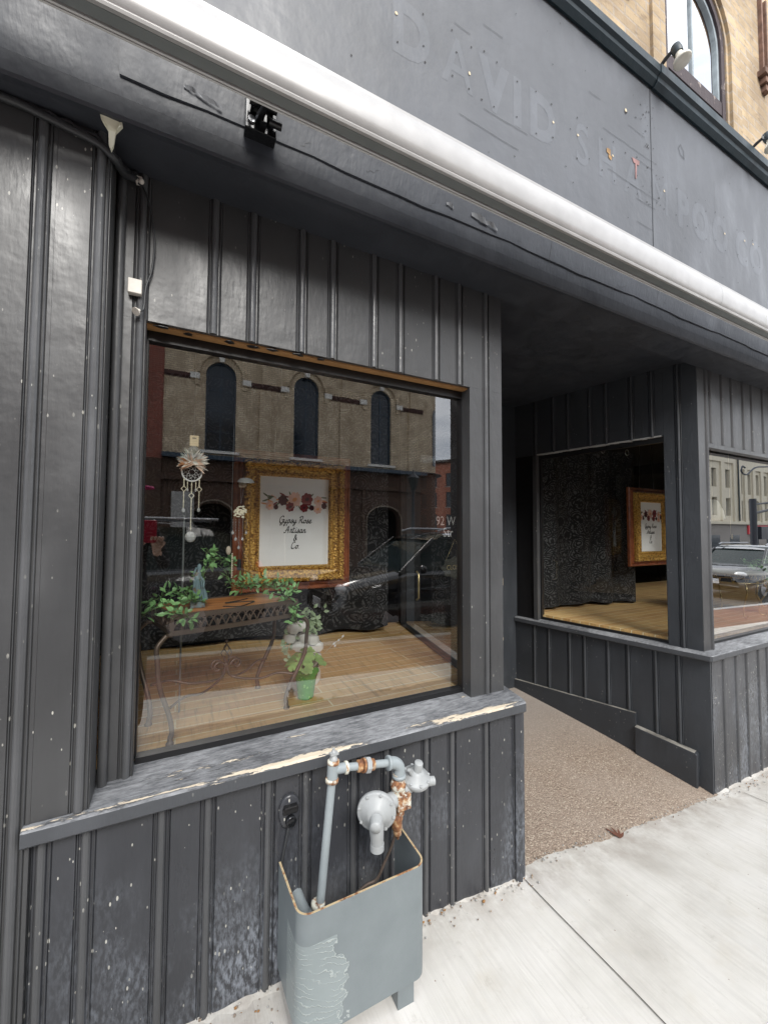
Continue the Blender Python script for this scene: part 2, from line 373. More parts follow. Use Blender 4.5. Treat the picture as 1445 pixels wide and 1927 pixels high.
def m_peelframe():
    t = NT('peeling_brown_paint'); n = t.noise(24, 6, v=t.map(t.pos, (1, 1, .35)), rough=.7)
    t.set(Base_Color=t.mix(t.ramp(n, (.60, 0.), (.64, .9)), (.05, .035, .04), (.32, .27, .24)), Roughness=.7); t.bump(n, .8, .006); return t.m
M['peelframe'] = m_peelframe()

# ---------------------------------------------------------------- mesh helpers
class MB:
    def __init__(s): s.v = []; s.f = []; s.mi = []; s.sm = []; s.mats = []
    def mat(s, mm):
        if mm is None: return 0
        if mm not in s.mats: s.mats.append(mm)
        return s.mats.index(mm)
    def add(s, vs, fs, mm=None, sm=False):
        o = len(s.v); s.v += [tuple(q) for q in vs]; k = s.mat(mm)
        for q in fs: s.f.append([i+o for i in q]); s.mi.append(k); s.sm.append(sm)
    def box(s, a, b, mm=None, bev=0):
        (x0, y0, z0), (x1, y1, z1) = a, b
        vs = [(x0, y0, z0), (x1, y0, z0), (x1, y1, z0), (x0, y1, z0), (x0, y0, z1), (x1, y0, z1), (x1, y1, z1), (x0, y1, z1)]
        s.add(vs, [(3, 2, 1, 0), (4, 5, 6, 7), (0, 1, 5, 4), (1, 2, 6, 5), (2, 3, 7, 6), (3, 0, 4, 7)], mm)
    def extrude(s, pts, vec, mm=None, sm=False, cap=True, closed=True):
        n = len(pts); vec = Vector(vec); vs = [Vector(q) for q in pts]; vs += [q+vec for q in vs]
        fs = [(i, (i+1) % n, (i+1) % n+n, i+n) for i in range(n if closed else n-1)]
        s.add(vs, fs, mm, sm)
        if cap and closed: s.add(vs[:n], [tuple(range(n))[::-1]], mm); s.add(vs[n:], [tuple(range(n))], mm)
    def tube(s, path, rad, mm=None, seg=10, sm=True, cap=True):
        path = [Vector(q) for q in path]; n = len(path)
        rr = rad if isinstance(rad, (list, tuple)) else [rad]*n
        tn = [(path[min(i+1, n-1)]-path[max(i-1, 0)]).normalized() for i in range(n)]
        a = Vector((0, 0, 1)) if abs(tn[0].z) < .9 else Vector((1, 0, 0))
        nx = tn[0].cross(a).normalized(); vs = []
        for i in range(n):
            nx = (nx-tn[i]*nx.dot(tn[i])).normalized(); ny = tn[i].cross(nx)
            for k in range(seg):
                t = 2*pi*k/seg; vs.append(path[i]+(nx*cos(t)+ny*sin(t))*rr[i])
        fs = [(i*seg+k, i*seg+(k+1) % seg, (i+1)*seg+(k+1) % seg, (i+1)*seg+k) for i in range(n-1) for k in range(seg)]
        s.add(vs, fs, mm, sm)
        if cap: s.add(vs[:seg], [tuple(range(seg))[::-1]], mm); s.add(vs[-seg:], [tuple(range(seg))], mm)
    def lathe(s, prof, org, axis=(0, 0, 1), mm=None, seg=24, sm=True):
        org = Vector(org); ax = Vector(axis).normalized()
        s.tube([org+ax*h for _, h in prof], [max(q, 1e-4) for q, _ in prof], mm, seg, sm)
    def ball(s, c, rad, mm=None, seg=10, rings=7, sc=(1, 1, 1), rot=None):
        c = Vector(c); vs = []
        for i in range(rings+1):
            t = pi*i/rings
            for k in range(seg):
                p = 2*pi*k/seg; q = Vector((sin(t)*cos(p)*sc[0], sin(t)*sin(p)*sc[1], cos(t)*sc[2]))*rad
                if rot: q = rot @ q
                vs.append(c+q)
        fs = [(i*seg+k, (i+1)*seg+k, (i+1)*seg+(k+1) % seg, i*seg+(k+1) % seg) for i in range(rings) for k in range(seg)]
        s.add(vs, fs, mm, True)
    def leaf(s, p, d, n, L, W, mm=None):
        p = Vector(p); d = Vector(d).normalized(); n = Vector(n); sd_ = d.cross(n).normalized(); n = sd_.cross(d)
        vs = [p, p+d*L*.35+sd_*W*.5+n*W*.1, p+d*L*.7+sd_*W*.36+n*W*.05, p+d*L-n*W*.15, p+d*L*.7-sd_*W*.36+n*W*.05, p+d*L*.35-sd_*W*.5+n*W*.1, p+d*L*.4-n*W*.06, p+d*L*.72-n*W*.08]
        s.add(vs, [(0, 1, 6), (1, 2, 7, 6), (2, 3, 7), (0, 6, 5), (5, 6, 7, 4), (4, 7, 3)], mm, True)
    def grid(s, nu, nv, fn, mm=None, sm=True):
        vs = [fn(i/nu, j/nv) for j in range(nv+1) for i in range(nu+1)]
        fs = [(j*(nu+1)+i, j*(nu+1)+i+1, (j+1)*(nu+1)+i+1, (j+1)*(nu+1)+i) for j in range(nv) for i in range(nu)]
        s.add(vs, fs, mm, sm)
    def xf(s, M4):
        s.v = [tuple(M4 @ Vector(q)) for q in s.v]; return s
    def merge(s, o, M4=None):
        b = len(s.v); s.v += [tuple(M4 @ Vector(q)) if M4 else q for q in o.v]
        for q, k, h in zip(o.f, o.mi, o.sm):
            s.f.append([i+b for i in q]); s.mi.append(s.mat(o.mats[k]) if o.mats else 0); s.sm.append(h)
    def build(s, name, mm=None, parent=None, bevel=0):
        me = bpy.data.meshes.new(name)
        if parent is not None and parent.type == 'EMPTY' and 'loc' in parent:
            off = Vector(parent['loc'])
        else: off = Vector((0, 0, 0))
        me.from_pydata(s.v, [], s.f)
        ms = s.mats if s.mats else []
        if mm is not None and not ms: me.materials.append(mm)
        else:
            for q in ms: me.materials.append(q)
            for p, k in zip(me.polygons, s.mi): p.material_index = k
        for p, k in zip(me.polygons, s.sm): p.use_smooth = k
        me.update(); me.validate()
        o = bpy.data.objects.new(name, me); COL.objects.link(o)
        if parent:
            o.parent = parent; o.matrix_parent_inverse = wmat(parent).inverted()
        if bevel:
            b = o.modifiers.new('b', 'BEVEL'); b.width = bevel; b.segments = 2; b.limit_method = 'ANGLE'
        return o

def _loose(mb, name, mm=None, parent=None):
    par = list(range(len(mb.v)))
    def fd(i):
        while par[i] != i: par[i] = par[par[i]]; i = par[i]
        return i
    for q in mb.f:
        for i in q[1:]: par[fd(i)] = fd(q[0])
    gr = {}
    for k, q in enumerate(mb.f): gr.setdefault(fd(q[0]), []).append(k)
    for ks in gr.values():
        o = MB(); o.mats = mb.mats; mp_ = {}
        for k in ks:
            for i in mb.f[k]:
                if i not in mp_: mp_[i] = len(o.v); o.v.append(mb.v[i])
            o.f.append([mp_[i] for i in mb.f[k]]); o.mi.append(mb.mi[k]); o.sm.append(mb.sm[k])
        o.build(name, mm, parent)
MB.loose = _loose

def wmat(o):
    m_ = o.matrix_basis.copy()
    while o.parent:
        m_ = o.parent.matrix_basis @ o.matrix_parent_inverse @ m_ if False else (o.parent.matrix_basis @ o.matrix_parent_inverse @ m_)
        o = o.parent
    return m_
def tag(o, label=None, cat=None, group=None, kind=None):
    if label: o['label'] = label
    if cat: o['category'] = cat
    if group: o['group'] = group
    if kind: o['kind'] = kind
    return o
def thing(name, label, cat, loc, group=None):
    o = bpy.data.objects.new(name, None); COL.objects.link(o); o.location = loc; o.empty_display_size = .1
    return tag(o, label, cat, group)
def frame2d(o, d, n):
    """maps (s, off, z) to world: origin o, along d, outward n"""
    o = Vector((*o, 0)); d = Vector((*d, 0)); n = Vector((*n, 0))
    return lambda s, off, z: o+d*s+n*off+Vector((0, 0, z))
def panel(mb, outer, holes, fn, depth=.05, mm=None, back=True):
    """flat wall in (u,v) with holes; fn(u, v, w) -> point; w=0 front, w=depth back"""
    import bmesh
    bm = bmesh.new(); es = []
    for lp in [outer]+holes:
        vv = [bm.verts.new((a, b, 0)) for a, b in lp]
        es += [bm.edges.new((vv[i], vv[(i+1) % len(vv)])) for i in range(len(vv))]
    bmesh.ops.triangle_fill(bm, use_beauty=True, use_dissolve=False, edges=es)
    bm.verts.index_update(); bm.faces.ensure_lookup_table()
    pts = [q.co.copy() for q in bm.verts]; tri = [[q.index for q in ff.verts] for ff in bm.faces]
    bm.free()
    mb.add([fn(q.x, q.y, 0) for q in pts], tri, mm)
    if back: mb.add([fn(q.x, q.y, depth) for q in pts], tri, mm)
    for lp in [outer]+holes:
        n = len(lp)
        vs = [fn(a, b, 0) for a, b in lp]+[fn(a, b, depth) for a, b in lp]
        mb.add(vs, [(i, (i+1) % n, (i+1) % n+n, i+n) for i in range(n)], mm)
def arch(cx, w_, z0, zt, n=14, rise=None):
    rr = w_/2; rise = rise or rr; sp = zt-rise
    return [(cx-rr, z0), (cx+rr, z0)]+[(cx+rr*cos(pi*i/n), sp+rise*sin(pi*i/n)) for i in range(n+1)]
def smooth(pts, k=6):
    P = [Vector(q) for q in pts]; P = [P[0]*2-P[1]]+P+[P[-1]*2-P[-2]]; out_ = []
    for i in range(1, len(P)-2):
        a, b, c, d = P[i-1:i+3]
        for j in range(k):
            t = j/k
            out_.append(.5*((2*b)+(c-a)*t+(2*a-5*b+4*c-d)*t*t+(-a+3*b-3*c+d)*t**3))
    out_.append(P[-2]); return out_
def text_mesh(body, size, fn, mm, name, parent, sx=1., offset=0., ext=.0008, spacing=1., align='CENTER'):
    cu = bpy.data.curves.new('t', 'FONT'); cu.body = body; cu.size = size; cu.offset = offset; cu.space_character = spacing
    cu.align_x = align; cu.resolution_u = 4
    to = bpy.data.objects.new('t', cu); COL.objects.link(to)
    dg = bpy.context.evaluated_depsgraph_get(); dg.update()
    me = bpy.data.meshes.new_from_object(to.evaluated_get(dg)); bpy.data.objects.remove(to)
    mb = MB(); vs = [fn(q.co.x*sx, q.co.y) for q in me.vertices]
    mb.add(vs, [tuple(p.vertices) for p in me.polygons])
    bpy.data.meshes.remove(me)
    return mb.build(name, mm, parent)

# ---------------------------------------------------------------- ground
def lerp_tab(tab, x):
    if x <= tab[0][0]: return tab[0][1]
    for (a, b), (c, d) in zip(tab, tab[1:]):
        if x <= c: return b+(d-b)*(x-a)/(c-a)
    return tab[-1][1]
WALLT = [(-8, .6), (-1, .235), (.26, .165), (.83, .150), (1.31, .10), (1.46, .082), (1.756, .048), (2.126, .0), (2.96, -.068), (3.7, -.09), (8, -.24), (20, -.6), (60, -.9), (110, -1.1)]
KERBT = [(-20, .95), (-.1, .157), (3.6, -.01), (11, -.287), (14, -.38), (20, -.47), (60, -.8), (110, -1.)]
def gz(x, y):
    t = min(1, max(0, (-y)/1.3)); t = t*t*(3-2*t)
    return lerp_tab(WALLT, x)*(1-t)+lerp_tab(KERBT, x)*t
def xs(a, b): 
    o = []; x = a
    while x < b-1e-6:
        o.append(x); x += .12 if -1.2 < x < 4.2 else (.8 if x < 14 else 6)
    o.append(b); return o
def strip(name, x0, x1, ys, zf, mm, label=None):
    mb = MB(); X_ = xs(x0, x1); n = len(X_)
    mb.v = [(x, y, zf(x, y)) for y in ys for x in X_]
    for j in range(len(ys)-1):
        for i in range(n-1): mb.f.append([j*n+i, j*n+i+1, (j+1)*n+i+1, (j+1)*n+i]); mb.mi.append(0); mb.sm.append(True)
    o = mb.build(name, mm); o['kind'] = 'structure'
    if label: o['label'] = label
    return o
hj = lambda x, y: .0015*sin(x*41+y*7)*sin(y*33)
strip('sidewalk', -9, 110, [.02, -.02, -.06, -.12, -.2, -.3, -.45, -.6, -.8, -1, -1.3, -1.6, -2, -2.3], lambda x, y: gz(x, y)+(hj(x, y) if -1 < x < 4 else 0), M['concrete'])
strip('paver_strip', -9, 110, [-2.304, -2.7, -3.1, -3.42], lambda x, y: gz(x, y)-.002, M['paving'])
mb = MB(); X_ = xs(-9, 110)
for a, b in zip(X_, X_[1:]):
    za, zb = gz(a, -3.5), gz(b, -3.5)
    mb.add([(a, -3.42, za), (b, -3.42, zb), (b, -3.56, zb), (a, -3.56, za)], [(0, 1, 2, 3)])
    mb.add([(a, -3.56, za), (b, -3.56, zb), (b, -3.58, zb-.2), (a, -3.58, za-.2)], [(0, 1, 2, 3)])
o = mb.build('kerb', M['stone']); o['kind'] = 'structure'
road_z = lambda x, y: gz(x, -3.5)-.14
strip('road', -30, 110, [-3.57, -7, -11.2], road_z, M['asphalt'])
strip('far_sidewalk', -30, 50, [-11.2, -12.5, -13.95], lambda x, y: gz(x, -3.5)-.01, M['concrete'])
mb = MB(); mb.grid(1, 1, lambda a, b: (-300+600*a, -300+600*b, -2.4), None); o = mb.build('ground', M['asphalt']); o['kind'] = 'structure'
# joints in the sidewalk
for jx, ang in ((1.305, 0.), (3.15, 0.), (-.9, 0.)):
    mb = MB(); P = [(-.14+0*1, ), ]
    ys = [-.10-.15*i for i in range(15)]
    for a, b in zip(ys, ys[1:]):
        wob = lambda y: jx+.0015*sin(y*31)
        mb.add([(wob(a)-.0019, a, gz(jx, a)+.0045), (wob(a)+.0019, a, gz(jx, a)+.0045), (wob(b)+.0019, b, gz(jx, b)+.0045), (wob(b)-.0019, b, gz(jx, b)+.0045)], [(0, 1, 2, 3)])
    o = mb.build('pavement_joint', M['jointc']); o['kind'] = 'structure'
A12 = R(12); sA, cA = sin(A12), cos(A12)
PR, PL = (2.95, 0), (1.29, 0)
# entry ramp of aggregate
BACK_Z = .172
def rampz(x, y):
    t = max(0, min(1, (y+.03)/1.33)); fz = lerp_tab(WALLT, x)+.006
    return fz*(1-t)+BACK_Z*t+.012*sin(pi*t)*(1 if x < 2 else .5)
mb = MB()
def rp(a, b):
    y = -.035+b*1.44; xl = PL[0]+max(0, y)*sA/cA-.0; xr = PR[0]-max(0, y)*sA/cA+.06
    xl = xl-.04
    x = xl+(xr-xl)*a; 
    yy = y+(.005*sin(x*9)+.003*sin(x*31+2*sin(x*11))+.002*sin(x*97))*(1-b)
    if b == 0: return (x, yy-.012, gz(x, yy)-.002)
    return (x, yy, rampz(x, yy))
mb.grid(120, 24, rp); o = mb.build('entry_ramp', M['aggregate']); o['kind'] = 'structure'
# rough mortar berm along the wall foot
def berm(name, x0, x1, y0, w_, h_):
    mb = MB(); n = int((x1-x0)/.02)
    def fn(a, b):
        x = x0+(x1-x0)*a; ww = w_*(.55+.25*sin(x*9)*sin(x*5.3)+.22*sin(x*47+2*sin(x*13))*sin(x*31)+.12*sin(x*131))
        y = y0-ww*b; return (x, y, gz(x, y)+h_*(1-b)**1.5*(.7+.5*sin(x*37)*sin(x*11))+(.0 if b < 1 else -.003))
    mb.grid(n, 5, fn); o_ = mb.build(name, M['concrete']); o_['kind'] = 'structure'
berm('mortar_berm', -.9, 1.33, -.07, .06, .014)
berm('mortar_berm', 2.98, 4.4, -.03, .03, .008)

mb = MB(); rd = random.Random(21)
for i in range(420):
    x = rd.uniform(-.9, 1.36) if i < 300 else rd.uniform(2.98, 4.4); y = (-.09 if i < 300 else -.05)-abs(rd.gauss(0, .035)); q = rd.uniform(.0015, .006)*(1.6 if rd.random() < .06 else 1)
    mb.ball((x, y, gz(x, y)+.006), q, rd.choice([M['stone'], M['concrete'], M['raw_wood'], M['aggregate']]), 5, 3, (1, rd.uniform(.5, 1), .6))
for i in range(160):
    x = rd.uniform(1.4, 2.95); y = -.035+rd.gauss(0, .02); q = rd.uniform(.0012, .004); mb.ball((x, y, gz(x, y)+.006), q, rd.choice([M['aggregate'], M['stone']]), 5, 3)
tag(mb.build('grit', None), 'loose grit and paint crumbs scattered along the foot of the wall', 'grit', kind='stuff')

# ---------------------------------------------------------------- storefront building
B = thing('storefront_building', 'black painted timber shopfront with buff brick upper storey and angled entry recess', 'building', (0, 0, 0))
def prof(s0, s1, beads, w_=.021):
    pts = [(s0, 0)]
    for c in sorted(beads):
        q = [(-w_, 0), (-w_+.0012, -.003), (-w_+.0035, .0008), (-w_+.005, .0022), (-w_+.0065, -.0025), (-.0115, -.003), (-.009, .0025), (-.005, .0065), (0, .008), (.005, .0065), (.009, .0025), (.0115, -.003), (w_-.0065, -.0025), (w_-.005, .0022), (w_-.0035, .0008), (w_-.0012, -.003), (w_, 0)]
        for a, b in q:
            if s0 < c+a < s1: pts.append((c+a, b))
    pts.append((s1, 0)); return pts
def boards(name, fr, s0, s1, z0, z1, beads, mm, off=0., thick=.03, w_=.021, z0b=None):
    p = prof(s0, s1, beads, w_); mb = MB(); n = len(p); z0b = z0 if z0b is None else z0b
    lo = lambda s: z0+(z0b-z0)*(s-s0)/(s1-s0)
    vs = [fr(s, off+h, lo(s)) for s, h in p]+[fr(s, off+h, z1) for s, h in p]
    rg = lambda i: .5*(p[i][1]+p[i+1][1]) > .0012
    mw = M['ridge_dark'] if mm is M['paint_recess'] else M['ridge']
    mb.add(vs, [(i, i+1, n+i+1, n+i) for i in range(n-1) if not rg(i)], mm)
    mb.add(vs, [(i, i+1, n+i+1, n+i) for i in range(n-1) if rg(i)], mw)
    bk = [fr(s0, off-thick, lo(s0)), fr(s1, off-thick, lo(s1)), fr(s1, off-thick, z1), fr(s0, off-thick, z1)]
    a, b, c, d = vs[0], vs[n-1], vs[2*n-1], vs[n]
    mb.add([a, b, c, d]+bk, [(0, 3, 7, 4), (1, 5, 6, 2), (4, 5, 6, 7)], mm)
    mb.add(vs[n:]+[bk[3], bk[2]], [tuple(range(n))+(n+1, n)], mm); mb.add(vs[:n]+[bk[0], bk[1]], [(tuple(range(n))+(n+1, n))[::-1]], mm)
    return mb.build(name, None, B)
FR = frame2d((0, 0), (1, 0), (0, -1))
RR = frame2d(PR, (-sA, cA), (-cA, -sA))     # right side of the recess
LR = frame2d(PL, (sA, cA), (cA, -sA))       # left side of the recess
ZS = 2.612                                   # soffit
# left pier: boards stand 10 cm proud
boards('pier_boards', FR, -.305, -.19, .838, ZS, [-.212], M['paint'], off=.10, thick=.09)
boards('pier_boards', FR, -1.6, -.3055, .1, ZS, [-.335, -.55, -.66, -.9], M['paint'], off=.10, thick=.09)
mb = MB()   # round moulding in the step between pier and window casing
mb.tube([(-.176, -.010, .84), (-.176, -.010, 2.61)], .012, seg=12)
mb.build('corner_moulding', M['paint'], B)
boards('window_casing', FR, -.1895, -.105, .84, 2.17, [-.122], M['paint'], off=-.0)
boards('window_casing', FR, 1.108, 1.29, .838, 2.17, [1.198], M['paint'], off=0., thick=.075)
boards('transom_boards', FR, -.1895, 1.29, 2.1705, ZS, [-.122, .079, .198, .365, .479, .646, .762, .932, 1.052, 1.198], M['paint'], thick=.05)
# display window 1
def window(name, fr, s0, s1, z0, z1, off=-.07, mm=None, jb=.012, tb=.034):
    mb = MB(); g = .026
    def bar(a, b, c, d, o0, o1):
        p = [fr(a, o0, c), fr(b, o0, c), fr(b, o0, d), fr(a, o0, d), fr(a, o1, c), fr(b, o1, c), fr(b, o1, d), fr(a, o1, d)]
        mb.add(p, [(0, 1, 2, 3), (7, 6, 5, 4), (0, 4, 5, 1), (1, 5, 6, 2), (2, 6, 7, 3), (3, 7, 4, 0)])
    bar(s0, s1, z1-tb, z1+.02, off+.016, off-.02); bar(s0, s1, z0-.02, z0+.012, off+.016, off-.02)
    bar(s0-.01, s0+jb, z0+.012, z1-tb, off+.016, off-.02); bar(s1-jb, s1+.01, z0+.012, z1-tb, off+.016, off-.02)
    w_ = mb.build(name, M['black'], B)
    mb = MB(); mb.add([fr(s0, off, z0), fr(s1, off, z0), fr(s1, off, z1), fr(s0, off, z1)], [(0, 1, 2, 3)])
    mb.build('pane', mm or M['glass'], w_); return w_
window('display_window', FR, -.105, 1.108, .852, 2.168, jb=.003)
mb = MB(); mb.box((-.105, .014, 2.1640), (1.108, .050, 2.1700)); mb.build('header_board', M['raw_wood'], B)
for i in range(7):
    mb = MB(); x = -.08+i*.085+random.random()*.05; y = .010+random.random()*.015; n = 9; L = .012+random.random()*.02
    mb.extrude([(x+L*cos(2*pi*k/n)*(.6+.6*random.random()), y+.012*sin(2*pi*k/n)*(.5+.7*random.random()), 2.1628) for k in range(n)], (0, 0, .0015)); mb.build('header_chip', M['black'], B)
# sills
def sill(name, pts_out, pts_in, zt, th, over=.006):
    mb = MB(); n = len(pts_out)
    for i in range(n-1):
        a, b = Vector((*pts_out[i], 0)), Vector((*pts_out[i+1], 0)); c, d = Vector((*pts_in[i+1], 0)), Vector((*pts_in[i], 0))
        up = Vector((0, 0, 1)); slope = .012
        e = (d-a).normalized()*over; g = (c-b).normalized()*over
        N_ = 1
        mb.add([a+e+up*zt, b+g+up*zt, c+up*(zt+slope), d+up*(zt+slope)], [(0, 1, 2, 3)], M['sill'])
        mb.add([a+up*(zt-.006), b+up*(zt-.006), b+g+up*zt, a+e+up*zt], [(0, 1, 2, 3)], M['sill'], True)
        mb.add([a+up*(zt-th+.006), b+up*(zt-th+.006), b+up*(zt-.006), a+up*(zt-.006)], [(0, 1, 2, 3)], M['sill_front'])
        mb.add([a+e+up*(zt-th), b+g+up*(zt-th), b+up*(zt-th+.006), a+up*(zt-th+.006)], [(0, 1, 2, 3)], M['sill_front'], True)
        mb.add([d+up*(zt-th), c+up*(zt-th), b+g+up*(zt-th), a+e+up*(zt-th)], [(0, 1, 2, 3)], M['sill_front'])
    a, d = Vector((*pts_out[0], 0)), Vector((*pts_in[0], 0))
    mb.add([a+up*(zt-th), a+up*zt, d+up*(zt+slope), d+up*(zt-th)], [(0, 1, 2, 3)], M['sill_front'])
    return mb.build(name, None, B)
lc = LR(.0, .045, 0); lc2 = LR(1.3, .045, 0)
cx_ = 1.29+.045/cA+(-.122)*sA/cA
sill('window_sill', [(-.318, -.122), (cx_-.012, -.122), (cx_, -.105), (lc2.x, lc2.y)], [(-.318, .075), (1.27, .075), (1.27, .078), (LR(1.3, -.08, 0).x, LR(1.3, -.08, 0).y)], .835, .044)
rc_ = RR(1.33, .035, 0); rx = 2.95-.035/cA-(-.055)*(-sA/cA)
sill('window_sill', [(rc_.x, rc_.y), (rx, -.052), (rx+.012, -.062), (7, -.062)], [(RR(1.33, -.08, 0).x, RR(1.33, -.08, 0).y), (3.02, .07), (3.03, .075), (7, .075)], .786, .040)
# wainscots
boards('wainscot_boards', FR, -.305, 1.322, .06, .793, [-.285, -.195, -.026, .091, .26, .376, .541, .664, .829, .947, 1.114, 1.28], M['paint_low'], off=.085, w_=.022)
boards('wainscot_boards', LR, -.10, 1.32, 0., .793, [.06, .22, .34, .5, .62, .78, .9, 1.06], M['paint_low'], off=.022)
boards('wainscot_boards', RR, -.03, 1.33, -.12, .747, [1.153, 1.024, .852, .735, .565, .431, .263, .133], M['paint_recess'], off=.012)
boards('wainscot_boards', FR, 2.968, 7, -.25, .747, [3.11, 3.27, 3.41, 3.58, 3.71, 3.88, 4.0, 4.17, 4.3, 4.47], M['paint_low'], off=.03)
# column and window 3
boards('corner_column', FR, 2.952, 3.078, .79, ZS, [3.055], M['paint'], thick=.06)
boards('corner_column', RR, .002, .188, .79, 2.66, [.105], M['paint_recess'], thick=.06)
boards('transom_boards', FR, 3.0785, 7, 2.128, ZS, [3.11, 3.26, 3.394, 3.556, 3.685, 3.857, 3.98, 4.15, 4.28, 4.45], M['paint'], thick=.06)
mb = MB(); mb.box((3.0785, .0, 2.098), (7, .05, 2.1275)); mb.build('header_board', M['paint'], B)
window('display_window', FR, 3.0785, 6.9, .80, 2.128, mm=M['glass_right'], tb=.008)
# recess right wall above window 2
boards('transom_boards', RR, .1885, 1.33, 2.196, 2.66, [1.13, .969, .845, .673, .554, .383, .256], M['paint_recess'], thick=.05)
mb = MB()
n_ = 30
for i in range(n_):   # chipped pale edge of the lintel
    a = .2005+(1.12-.2005)*i/n_; b = .2005+(1.12-.2005)*(i+1)/n_; h = .004+.006*random.random()
    p = [RR(a, .002, 2.196-h), RR(b, .002, 2.196-h*.8), RR(b, .002, 2.2), RR(a, .002, 2.2), RR(a, -.02, 2.196-h), RR(b, -.02, 2.196-h*.8), RR(b, -.02, 2.2), RR(a, -.02, 2.2)]
    mb.add(p, [(0, 1, 2, 3), (4, 5, 1, 0), (7, 6, 5, 4)])
mb.build('chipped_lintel_edge', M['stone'], B)
window('display_window', RR, .1885, 1.12, .800, 2.192, off=-.05, mm=M['glass_side'])
boards('casing_post', RR, 1.12, 1.155, .79, 2.195, [], M['paint'], off=.012, thick=.08)
boards('casing_post', RR, 1.156, 1.33, .79, 2.195, [], M['black'], off=-.004, thick=.08)
# skirting boards on the recess wall
def slab(name, fr, pts, off0, off1, mm, bev=0):
    mb = MB(); n = len(pts)
    vs = [fr(s, off1, z) for s, z in pts]+[fr(s, off0, z) for s, z in pts]
    mb.add(vs, [tuple(range(n)), tuple(range(n, 2*n))[::-1]]+[(i, i+n, (i+1) % n+n, (i+1) % n) for i in range(n)])
    return mb.build(name, mm, B, bevel=bev)
slab('skirting_board', RR, [(.385, -.0), (1.345, .13), (1.345, .243), (.385, .285)], .012, .036, M['paint_recess'], .002)
slab('skirting_block', RR, [(.04, -.078), (.05, -.085), (.384, .0), (.384, .20), (.045, .165), (.035, .155)], .012, .058, M['paint_recess'], .005)
mb = MB()
for pp_, o1_ in (([(.385, .2855), (1.345, .2435)], .036), ([(.05, .1655), (.384, .2005)], .058)):
    (a, za), (b, zb) = pp_; mb.add([RR(a, .012, za+.0012), RR(b, .012, zb+.0012), RR(b, o1_-.001, zb+.0012), RR(a, o1_-.001, za+.0012)], [(0, 1, 2, 3)])
mb.build('dusty_top_edge', M['dust'], B)
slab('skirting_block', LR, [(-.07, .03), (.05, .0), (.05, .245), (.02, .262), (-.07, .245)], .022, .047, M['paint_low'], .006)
# left recess wall: side window of display 1
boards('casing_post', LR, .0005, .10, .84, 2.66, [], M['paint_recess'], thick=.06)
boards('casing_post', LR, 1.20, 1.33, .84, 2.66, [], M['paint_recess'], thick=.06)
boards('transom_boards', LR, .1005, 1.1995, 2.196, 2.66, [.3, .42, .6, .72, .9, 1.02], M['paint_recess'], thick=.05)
window('display_window', LR, .1005, 1.1995, .86, 2.192, off=-.085, mm=M['glass_side'])
# ceiling of recess, soffit, fascia
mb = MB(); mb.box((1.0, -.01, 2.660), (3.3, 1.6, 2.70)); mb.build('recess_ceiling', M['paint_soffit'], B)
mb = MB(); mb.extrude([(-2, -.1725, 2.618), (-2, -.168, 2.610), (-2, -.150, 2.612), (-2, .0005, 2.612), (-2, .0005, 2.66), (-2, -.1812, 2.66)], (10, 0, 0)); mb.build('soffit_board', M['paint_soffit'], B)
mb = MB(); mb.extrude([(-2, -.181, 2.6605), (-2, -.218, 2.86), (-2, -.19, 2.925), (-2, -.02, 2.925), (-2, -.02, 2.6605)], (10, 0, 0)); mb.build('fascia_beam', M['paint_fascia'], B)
mb = MB()
nn = 80
for i in range(nn):   # plywood overlay with an uneven lower edge
    a = -.166+(8.166)*i/nn; b = -.166+8.166*(i+1)/nn
    ha = 2.708+.0035*sin(a*7)+.002*sin(a*23); hb = 2.708+.0035*sin(b*7)+.002*sin(b*23)
    mb.add([(a, -.195, ha), (b, -.195, hb), (b, -.2225, 2.86), (a, -.2225, 2.86), (a, -.189, ha), (b, -.189, hb)], [(0, 1, 2, 3), (4, 5, 1, 0)])
mb.add([(-.166, -.195, 2.708), (-.166, -.2225, 2.86), (-.166, -.217, 2.86), (-.166, -.189, 2.708)], [(0, 1, 2, 3)])
mb.build('fascia_board', M['paint_fascia'], B)
# flakes of peeling paint on the fascia
mb = MB()
def flake(x, z, L, H, y=-.2045, lift=.007):
    n = 7; top = []; bot = []
    for i in range(n+1):
        a = i/n; xx = x+L*a; zz = z-.18*L*a
        bot.append((xx, y, zz-H*(.3+.25*random.random()))); top.append((xx, y-lift*sin(pi*a)*(.4+random.random()), zz+H*(.25+.5*sin(pi*a)*random.random())))
    vs = top+bot; mb.add(vs, [(i, i+1, n+2+i, n+1+i) for i in range(n)])
for x, z, L, H in ((-.12, 2.80, .03, .02), (-.02, 2.742, .05, .012), (.02, 2.735, .07, .014), (.84, 2.745, .04, .018), (.955, 2.748, .10, .026), (1.02, 2.74, .08, .018)):
    mb = MB(); flake(x, z, L*.8, H*.7); mb.build('peeling_flake', M['flake'], B)
mb = MB()
CRK = ['paint_crack', None]
def crack(pts, w_, y=-.1897):
    mb = MB()
    P = [Vector(q) for q in pts]
    for a, b in zip(P, P[1:]):
        d = (b-a).normalized(); n = Vector((-d.y, d.x))*w_
        q = [a-n, b-n, b+n, a+n]; mb.add([(c.x, (y if y < -.2 else -.1958-.182*(max(c.y, 2.66)-2.708)), c.y) for c in q], [(0, 1, 2, 3)])
    mb.build(CRK[0], M['black'], CRK[1] or B)
x = .3
while x < 5:      # vertical and wandering cracks
    z = 2.712+.03*random.random(); pp = [(x, z)]
    for i in range(5): pp.append((pp[-1][0]+.02*random.random(), pp[-1][1]+.014*(random.random()-.35)))
    crack(pp, .0005); x += .2+random.random()*.5
